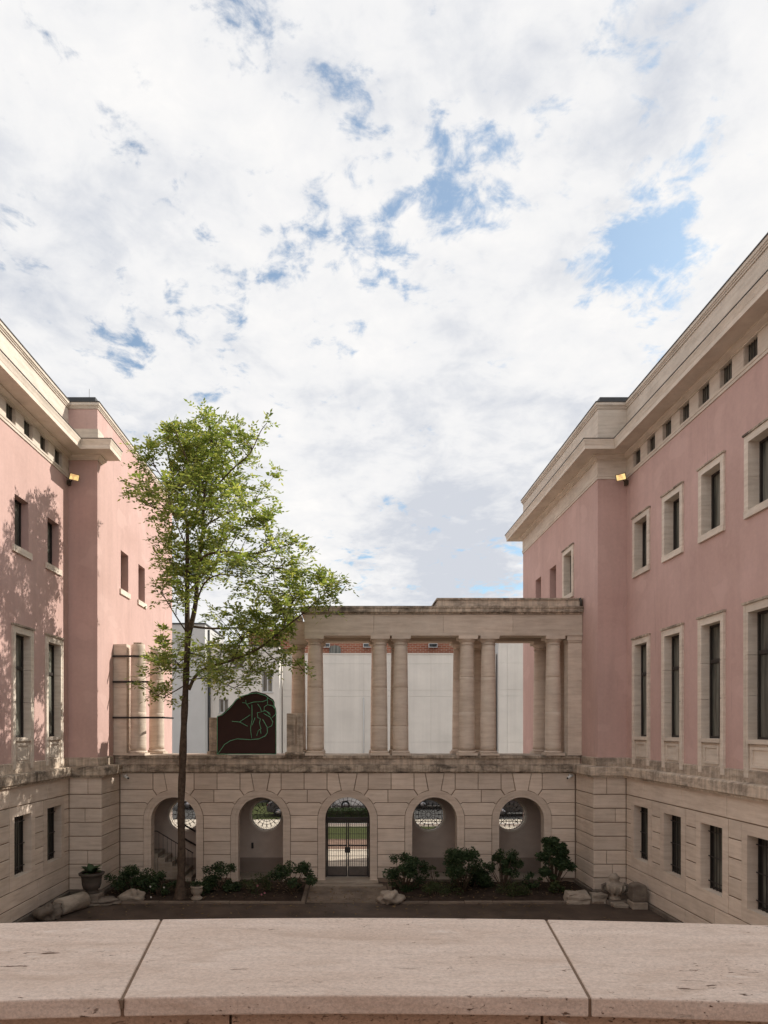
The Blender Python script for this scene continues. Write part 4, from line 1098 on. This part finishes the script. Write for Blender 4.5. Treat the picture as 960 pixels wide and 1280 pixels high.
# ------------------------------------------------------------------ shrubs and flowers
def shrub(c, w, h, label, seed, mat='leaf_dark', z0=.35, dens=1.0, shape=1.0, leaf=.085, name='shrub', lobes=9):
    rnd = random.Random(seed); t = thing(name, label, 'shrub', c, 'shrubs in the planting beds')
    st = MB(); lv = MB(); c = Vector(c)
    cents = []
    for k in range(lobes):
        a = rnd.uniform(0, 2*math.pi); zz = rnd.uniform(z0, .88); rr = w*.5*rnd.uniform(.30,.98)*(math.sin(math.pi*min(1,max(.12,zz)))**.5 if shape else 1)
        cents.append((c + Vector((rr*math.cos(a), rr*math.sin(a)*.8, zz*h)), rnd.uniform(.10,.21)*w*.9))
    cents.append((c + Vector((rnd.uniform(-.08,.08)*w, 0, h*.86)), .17*w)); 
    for p, r in cents:
        m = c.lerp(p, .5) + Vector((rnd.uniform(-.06,.06), rnd.uniform(-.06,.06), 0))
        st.tube([c + Vector((rnd.uniform(-.05,.05), rnd.uniform(-.05,.05), -.02)), m, p], [.018,.012,.006], 5)
        for _ in range(int(200*dens*(r/.25)**2) + 45):
            d = Vector((rnd.gauss(0,1), rnd.gauss(0,1), rnd.gauss(0,1))).normalized()*r*rnd.random()**.42
            d.z *= .85
            q = p + d
            if q.z < .05: continue
            leaf_mesh(lv, q, leaf*rnd.uniform(.7,1.35), rnd, .7, .48)
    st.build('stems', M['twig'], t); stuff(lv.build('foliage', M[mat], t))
    return t
S = 35.1
def gp(x, Y): return Vector(((x - VX)*Y/F, Y, .02))
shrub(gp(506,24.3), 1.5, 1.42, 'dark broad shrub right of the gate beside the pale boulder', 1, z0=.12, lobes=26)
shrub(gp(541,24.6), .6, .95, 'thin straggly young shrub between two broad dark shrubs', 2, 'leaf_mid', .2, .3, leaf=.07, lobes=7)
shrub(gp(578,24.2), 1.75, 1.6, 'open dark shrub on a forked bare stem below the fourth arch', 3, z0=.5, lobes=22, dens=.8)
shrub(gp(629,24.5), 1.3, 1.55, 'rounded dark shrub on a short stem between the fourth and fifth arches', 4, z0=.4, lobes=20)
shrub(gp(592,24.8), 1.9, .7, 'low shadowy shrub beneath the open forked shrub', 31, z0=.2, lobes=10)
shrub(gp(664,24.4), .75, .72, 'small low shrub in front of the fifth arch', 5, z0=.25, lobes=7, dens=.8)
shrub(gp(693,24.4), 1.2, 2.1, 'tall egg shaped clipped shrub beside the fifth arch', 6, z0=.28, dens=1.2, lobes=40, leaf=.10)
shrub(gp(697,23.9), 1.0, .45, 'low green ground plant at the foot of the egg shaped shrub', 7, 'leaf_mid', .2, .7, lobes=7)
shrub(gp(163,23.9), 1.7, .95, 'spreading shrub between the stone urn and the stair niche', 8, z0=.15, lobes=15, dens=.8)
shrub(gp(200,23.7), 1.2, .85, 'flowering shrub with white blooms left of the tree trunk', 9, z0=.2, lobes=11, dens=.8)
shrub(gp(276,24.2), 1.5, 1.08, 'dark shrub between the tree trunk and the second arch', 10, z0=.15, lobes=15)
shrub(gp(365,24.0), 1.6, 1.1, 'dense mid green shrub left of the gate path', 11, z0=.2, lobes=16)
shrub(gp(322,24.0), 1.4, .65, 'low flowering plants below the second arch', 12, 'leaf_mid', .2, .5, leaf=.06, lobes=11)
shrub(gp(255,23.7), .6, .5, 'small shrub beside the little pale stone pot', 13, z0=.2, lobes=6)
shrub(gp(545,23.7), 1.6, .42, 'low creeping plants behind the kerb between two dark shrubs', 14, 'leaf_mid', .15, .35, leaf=.06, lobes=12)
shrub(gp(640,23.8), 1.6, .38, 'low creeping plants under the rounded dark shrub', 15, 'leaf_mid', .15, .35, leaf=.06, lobes=12)
def flowers():
    rnd = random.Random(8); M['bloom_pink'] = mat_plain('pink_petal', (.34,.13,.16), .6); M['bloom_white'] = mat_plain('white_petal', (.5,.48,.45), .6)
    spots = [(322,1107,'p'),(327,1118,'p'),(331,1116,'p'),(188,1108,'w'),(189,1123,'w'),(205,1109,'w')]
    for (x, y, c) in spots:
        Y = 23.25; p = at(x, y, Y); mb = MB()
        if p.z < .12: p.z = .12
        for k in range(6):
            a = 2*math.pi*k/6; d = Vector((math.cos(a)*.038, -.012, math.sin(a)*.038)); e = Vector((math.cos(a+.5)*.026, -.015, math.sin(a+.5)*.026)); f = Vector((math.cos(a-.5)*.026, -.015, math.sin(a-.5)*.026))
            mb.add([p, p+e, p+d, p+f], [(0,1,2,3)])
        o = mb.build('petals', M['bloom_pink' if c == 'p' else 'bloom_white'])
        t = thing('flower', 'pink bloom on the low plants below the second arch' if c == 'p' else 'white bloom in the shrubs beside the tree', 'flower', (p.x, p.y, .03), 'blooms in the planting bed')
        o.parent = t; o.location = W[o] - W[t]
        MB().tube([(p.x, p.y+.01, .03), (p.x, p.y+.005, p.z)], .006, 4).build('stem', M['leaf_mid'], t)
flowers()

# ------------------------------------------------------------------ stones, urns and fragments
from mathutils import noise as mnoise
def lump(c, r, seed, name, mat, label, cat, group=None, jag=.16, n=30):
    mb = MB(); vs = []; fs = []; m = n//2; o = Vector((seed*3.7, seed*1.3, seed*.7))
    for j in range(m+1):
        th = math.pi*j/m
        for i in range(n):
            a = 2*math.pi*i/n; d = Vector((math.sin(th)*math.cos(a), math.sin(th)*math.sin(a), math.cos(th)))
            cell = mnoise.voronoi(d*1.7 + o)[0][0]
            f = 1 + jag*(1.1*mnoise.noise(d*1.3 + o) + .5*mnoise.noise(d*3.1 + o) + .25*mnoise.noise(d*7 + o)) + jag*.7*(cell - .45)
            vs.append((c[0] + r[0]*f*d.x, c[1] + r[1]*f*d.y, max(c[2]-.02, c[2] + r[2]*.72 + r[2]*f*d.z)))
    for j in range(m):
        for i in range(n): fs.append((j*n+i, j*n+(i+1)%n, (j+1)*n+(i+1)%n, (j+1)*n+i))
    o_ = mb.add(vs, fs, 0, True).build(name, M[mat])
    return tag(o_, label, cat, group)
lump((gp(488,22.9)[0], 22.9, 0), (.36,.30,.25), 3, 'boulder', 'rock', 'pale rounded boulder on the kerb right of the gate path', 'boulder', jag=.5)
lump((gp(166,23.1)[0], 23.1, 0), (.36,.30,.22), 5, 'boulder', 'rock', 'flattish brown boulder between urn and tree', 'boulder', jag=.5)
lump((gp(122,22.9)[0], 22.85, 0), (.68,.42,.11), 6, 'rock_slab', 'dark_rock', 'flat dark rock slab under the stone urn', 'rock', jag=.6)
def jag_block(x0, x1, y0, y1, z1, seed, name, mat, label, cat):
    rnd = random.Random(seed); mb = MB(); vs = []; fs = []; nx, nz = 5, 3
    def j(v): return v + rnd.uniform(-.05,.05)
    ring = []
    for k in range(nz+1):
        z = -.01 + (z1+.01)*k/nz; row = []
        pts = [(x0,y0),((x0+x1)/2,y0),(x1,y0),(x1,(y0+y1)/2),(x1,y1),((x0+x1)/2,y1),(x0,y1),(x0,(y0+y1)/2)]
        for (x,y) in pts: vs.append((j(x) - (x-(x0+x1)/2)*.12*k/nz, j(y), z + (rnd.uniform(-.05,.03) if k else 0)))
    for k in range(nz):
        for i in range(8): fs.append((k*8+i, k*8+(i+1)%8, (k+1)*8+(i+1)%8, (k+1)*8+i))
    vs.append(((x0+x1)/2, (y0+y1)/2, z1+.02)); 
    for i in range(8): fs.append((nz*8+i, nz*8+(i+1)%8, len(vs)-1))
    return tag(mb.add(vs, fs).build(name, M[mat], bevel=.015), label, cat)
jag_block(7.25, 8.05, 22.75, 23.25, .36, 4, 'stone_fragment', 'rock', 'broken pale stone block below the egg shaped shrub', 'stone')
jag_block(8.12, 8.62, 22.8, 23.2, .30, 9, 'stone_fragment', 'rock', 'smaller split stone block next to the carved urn', 'stone')
def urn():
    c = (gp(116,22.95)[0], 22.85, .17)
    t = thing('stone_urn', 'dark stone urn on a rock slab holding a leafy plant', 'urn', c)
    MB().box(c[0]-.33, c[0]+.33, c[1]-.3, c[1]+.3, .10, .36).build('pedestal', M['dark_rock'], t, bevel=.05)
    MB().lathe([(.26,.0),(.20,.06),(.19,.10),(.27,.16),(.31,.30),(.325,.52),(.34,.56),(.40,.60),(.42,.66),(.36,.68),(.30,.62)], (c[0],c[1],.36), 28).build('bowl', M['urn_stone'], t)
    rnd = random.Random(2); lv = MB()
    for k in range(34):
        a = rnd.uniform(0,6.28); d = Vector((math.cos(a), math.sin(a), rnd.uniform(.5,1.8))).normalized(); L = rnd.uniform(.42,.68)
        b = Vector((c[0], c[1], .98)); pts = [b + d*L*u + Vector((0,0,-.42*u*u*L)) for u in (0,.35,.7,1)]; s_ = d.cross(Vector((0,0,1))).normalized()
        wd = (.012,.085,.075,.004)
        vs = [p + s_*w_ for p, w_ in zip(pts, wd)] + [p - s_*w_ for p, w_ in zip(pts, wd)]
        lv.add(vs, [(i,i+1,5+i,4+i) for i in range(3)])
    lv.build('plant', M['leaf_dark'], t); MB().lathe([(.02,0),(.33,.0),(.33,.02),(.02,.03)], (c[0],c[1],.985), 20).build('soil', M['soil'], t)
urn()
def small_pot():
    x = gp(246,23.2)[0]; t = thing('stone_pot', 'little pale stone pot with dark plant right of the tree trunk', 'pot', (x, 23.2, .05))
    MB().lathe([(.19,0),(.20,.06),(.13,.12),(.10,.16),(.17,.22),(.20,.32),(.19,.40),(.215,.42),(.215,.46),(.15,.46),(.14,.40)], (x,23.2,.04), 24).build('bowl', M['rock'], t)
    rnd = random.Random(6); lv = MB()
    for _ in range(160): leaf_mesh(lv, (x + rnd.gauss(0,.09), 23.2 + rnd.gauss(0,.09), .53 + abs(rnd.gauss(0,.07))), .09, rnd)
    stuff(lv.build('foliage', M['leaf_dark'], t))
small_pot()
def drum():
    a, b = Vector((-8.95, 21.3, .27)), Vector((-8.55, 22.35, .25)); d = (b-a)
    t = thing('column_drum', 'fallen pale column drum lying by the sunlit base wall', 'column', (a.x, a.y, 0))
    MB().tube([a, a.lerp(b,.02), a.lerp(b,.5), a.lerp(b,.97), b], [.24,.27,.265,.275,.22], 22).build('shaft', M['rock'], t)
    MB().tube([a - d*.012, a - d*.002], [.10,.11], 14).build('dowel_hole', M['mortar'], t)
drum()
lump((-9.1, 20.95, 0), (.27,.25,.24), 12, 'carved_fragment', 'dark_rock', 'dark lumpy carved fragment at the end of the fallen drum', 'stone', jag=.9)
def carved_urn():
    x, y = gp(768,22.95)[0], 22.95
    t = thing('carved_urn', 'weathered carved stone urn with a lid knob near the wing corner', 'urn', (x, y, 0))
    MB().box(x-.34, x+.34, y-.3, y+.3, -.01, .12).build('foot_slab', M['dark_rock'], t, bevel=.03)
    MB().lathe([(.20,0),(.22,.05),(.16,.10),(.22,.20),(.31,.34),(.33,.50),(.28,.54),(.20,.56),(.15,.62),(.17,.68),(.19,.74),(.10,.80),(.09,.84),(.04,.87)], (x,y,.12), 22).build('body', M['rock'], t)
    for s in (-1,1): MB().tube([(x+s*.22,y-.05,.34),(x+s*.40,y-.05,.42),(x+s*.42,y-.05,.60),(x+s*.30,y-.05,.64)], .05, 8).build('handle', M['dark_rock'], t)
    g = MB()
    for k in range(10):
        a = 2*math.pi*k/10; g.tube([(x+.20*math.cos(a), y+.20*math.sin(a), .30), (x+.335*math.cos(a), y+.335*math.sin(a), .48), (x+.335*math.cos(a), y+.335*math.sin(a), .60)], .035, 6)
    g.build('gadroons', M['rock'], t)
carved_urn()
def pedestal_stone():
    x, y = gp(797,22.3)[0], 22.3
    t = thing('pedestal_stone', 'upright rounded top stone block on a plinth by the shaded base wall', 'stone', (x, y, 0))
    MB().box(x-.25, x+.25, y-.25, y+.25, -.01, .22).build('plinth', M['rock'], t, bevel=.03)
    pts = [(x-.22,.222),(x+.22,.222),(x+.23,.70)] + [(x + .23*math.cos(a), .70 + .11*math.sin(a)) for a in [math.pi*k/8 for k in range(1,8)]] + [(x-.23,.70)]
    MB().prism_xz(pts, y-.2, y+.2).build('block', M['dark_rock'], t, bevel=.03)
    MB().box(x-.75, x-.3, y-.05, y+.45, -.01, .10).build('ground_slab', M['rock'], t, bevel=.02)
pedestal_stone()

# ------------------------------------------------------------------ balcony parapet in the foreground
def coping_mat(name, c1, c2, c3, pitty=0.0):
    m, nt, b = new_mat(name, .8, .25); g = NT(nt)
    col = g.ramp(g.noise((2.2,8,8), 9, .66, .5), [(.3,c1), (.5,c2), (.7,c3)])
    info = g.n('ShaderNodeObjectInfo').outputs['Random']
    col = g.mix(.6, col, g.ramp(info, [(0,.94),(1,1.05)]), 'MULTIPLY')
    col = g.mix(.9, col, g.ramp(g.noise((130,170,170), 4, .75), [(.34,.74),(.6,1.06)]), 'MULTIPLY')
    lay = g.noise((5,40,40), 6, .65, .3, (3,1,7)); col = g.mix(.4, col, g.ramp(lay, [(.30,.78),(.5,1.03)]), 'MULTIPLY')
    mask = g.ramp(g.noise((2.1,4.2,4), 4, .55, 0, (5.1,.2,0)), [(.47,0.0),(.56,1.0)])
    cr = g.mth('MULTIPLY', g.ramp(g.noise((13,42,42), 8, .62, 1.1, (2.3,.7,0)), [(.648,0.0),(.672,1.0)]), mask)
    pit = g.mth('MULTIPLY', g.ramp(g.noise((70,150,150), 3, .6, 0, (1,1,1)), [(.66-pitty,0.0),(.71-pitty,1.0)]), g.ramp(g.noise((3,7,7), 4), [(.47-pitty,.0),(.58,1.0)]))
    dark = g.mth('MAXIMUM', cr, pit)
    pale = g.mth('MULTIPLY', g.ramp(g.noise((7,20,20), 5, .6, .6, (1,4,2)), [(.62,0.0),(.68,.6)]), mask)
    stain = g.ramp(g.noise((3,9,9), 7, .68, .8, (8,3,2)), [(.53,0.0),(.70,.5)])
    col = g.mix(stain, col, (c1[0]*.72, c1[1]*.66, c1[2]*.60)); col = g.mix(pale, col, (.72,.65,.58)); col = g.mix(dark, col, (.14,.09,.062))
    nt.links.new(col, b.inputs['Base Color'])
    h = g.mth('SUBTRACT', g.mth('ADD', g.noise((130,130,130), 5, .65), lay), g.mth('MULTIPLY', dark, 3.0)); g.bump(h, b, .6, .003)
    return m
M['coping'] = coping_mat('coping_travertine', (.59,.475,.39), (.66,.55,.465), (.72,.615,.53))
M['panel'] = coping_mat('panel_travertine', (.40,.28,.20), (.47,.335,.245), (.53,.39,.295), .06)
M['grout'] = mat_plain('grout', (.20,.145,.105), .95, .1, var=.2, scale=40)
def balcony():
    t = thing('balcony_parapet', 'foreground travertine balcony parapet with broad gently curved coping', 'parapet', (0, 1.7, 3.9))
    ZT = HC - .55; RR = 9.0
    yf = lambda x: 2.004 - RR + math.sqrt(RR*RR - x*x); yn = lambda x: 1.420 - RR + math.sqrt(RR*RR - x*x)
    g = .0032
    cuts = [(-2.6,-2.6), (-.538,-.4615), (.573,.496), (2.6,2.6)]            # joint x at far and near edge
    for i in range(3):
        (f0, n0), (f1, n1) = cuts[i], cuts[i+1]; f0 += g; n0 += g; f1 -= g; n1 -= g
        N_ = 14; vs = []
        for k in range(N_+1):
            u = k/N_; xf, xn = f0 + (f1-f0)*u, n0 + (n1-n0)*u
            vs += [(xf, yf(xf), ZT), (xn, yn(xn), ZT), (xn, yn(xn), ZT-.040), (xf, yf(xf), ZT-.040)]
        fs = [(0,1,2,3), tuple(4*N_ + q for q in (3,2,1,0))]
        for k in range(N_):
            a = 4*k
            for q in range(4): fs.append((a+q, a+4+q, a+4+(q+1)%4, a+(q+1)%4))
        MB().add(vs, fs).build('coping_slab', M['coping'], t, bevel=.0035)
    for (f, n_) in cuts[1:3]:
        MB().add([(f-.006,yf(f)-.004,ZT-.0035),(f+.006,yf(f)-.004,ZT-.0035),(n_+.006,yn(n_)+.004,ZT-.0035),(n_-.006,yn(n_)+.004,ZT-.0035),
                  (f-.006,yf(f)-.004,ZT-.039),(f+.006,yf(f)-.004,ZT-.039),(n_+.006,yn(n_)+.004,ZT-.039),(n_-.006,yn(n_)+.004,ZT-.039)],
                 [(0,3,2,1),(4,5,6,7),(0,1,5,4),(1,2,6,5),(2,3,7,6),(3,0,4,7)]).build('grout_joint', M['grout'], t)
    MB().add([(-.4685,1.4040,ZT-.004),(-.4585,1.4040,ZT-.004),(-.4605,1.4040,ZT-.024),(-.4685,1.412,ZT-.003),(-.4585,1.412,ZT-.003),(-.4605,1.412,ZT-.024)],
             [(0,2,1),(3,4,5),(0,1,4,3),(1,2,5,4),(2,0,3,5)]).build('chip_patch', M['grout'], t)  # added dark triangle, stands in for the chipped corner at the joint
    pc = [-2.6, -.245, .405, 2.6]
    for i in range(3):
        N_ = 10; vs = []
        for k in range(N_+1):
            x = pc[i] + .003 + (pc[i+1]-pc[i]-.006)*k/N_
            vs += [(x, yn(x)+.022, ZT-.047), (x, yn(x)+.022, 4.24), (x, yn(x)+.42, 4.24), (x, yn(x)+.42, ZT-.047)]
        fs = [(3,2,1,0), tuple(4*N_+q for q in range(4))]
        for k in range(N_):
            a = 4*k
            for q in range(4): fs.append((a+q, a+(q+1)%4, a+4+(q+1)%4, a+4+q))
        MB().add(vs, fs).build('parapet_panel', M['panel'], t)
    core = MB(); N_ = 16; vs = []
    for k in range(N_+1):
        x = -2.58 + 5.16*k/N_; vs += [(x, yn(x)+.04, ZT-.0405), (x, yn(x)+.04, 4.2), (x, yn(x)+.4, 4.2), (x, yn(x)+.4, ZT-.0405)]
    fs = [(3,2,1,0), tuple(4*N_+q for q in range(4))] + [(4*k+q, 4*k+(q+1)%4, 4*k+4+(q+1)%4, 4*k+4+q) for k in range(N_) for q in range(4)]
    core.add(vs, fs).build('mortar_core', M['mortar'], t)
    MB().box(-2.8, 2.8, -2.5, 1.9, 3.95, 4.2).build('balcony_floor', M['stone'], t)
    MB().box(-2.6, 2.6, -2.5, 1.5, -.05, 3.95).build('podium', M['stone'], t)
balcony()

# the palace's own garden front stands behind the balcony
def rear_front():
    mb = MB(); wall = []
    mb.box(-4.5, -1.0, -4.0, -2.55, -.05, 10.5); mb.box(1.0, 4.5, -4.0, -2.55, -.05, 10.5); mb.box(-1.0, 1.0, -4.0, -2.55, 7.4, 10.5); mb.box(-1.0, 1.0, -4.0, -3.4, -.05, 7.4)
    struct(mb.build('rear_front', M['pink']))
rear_front()
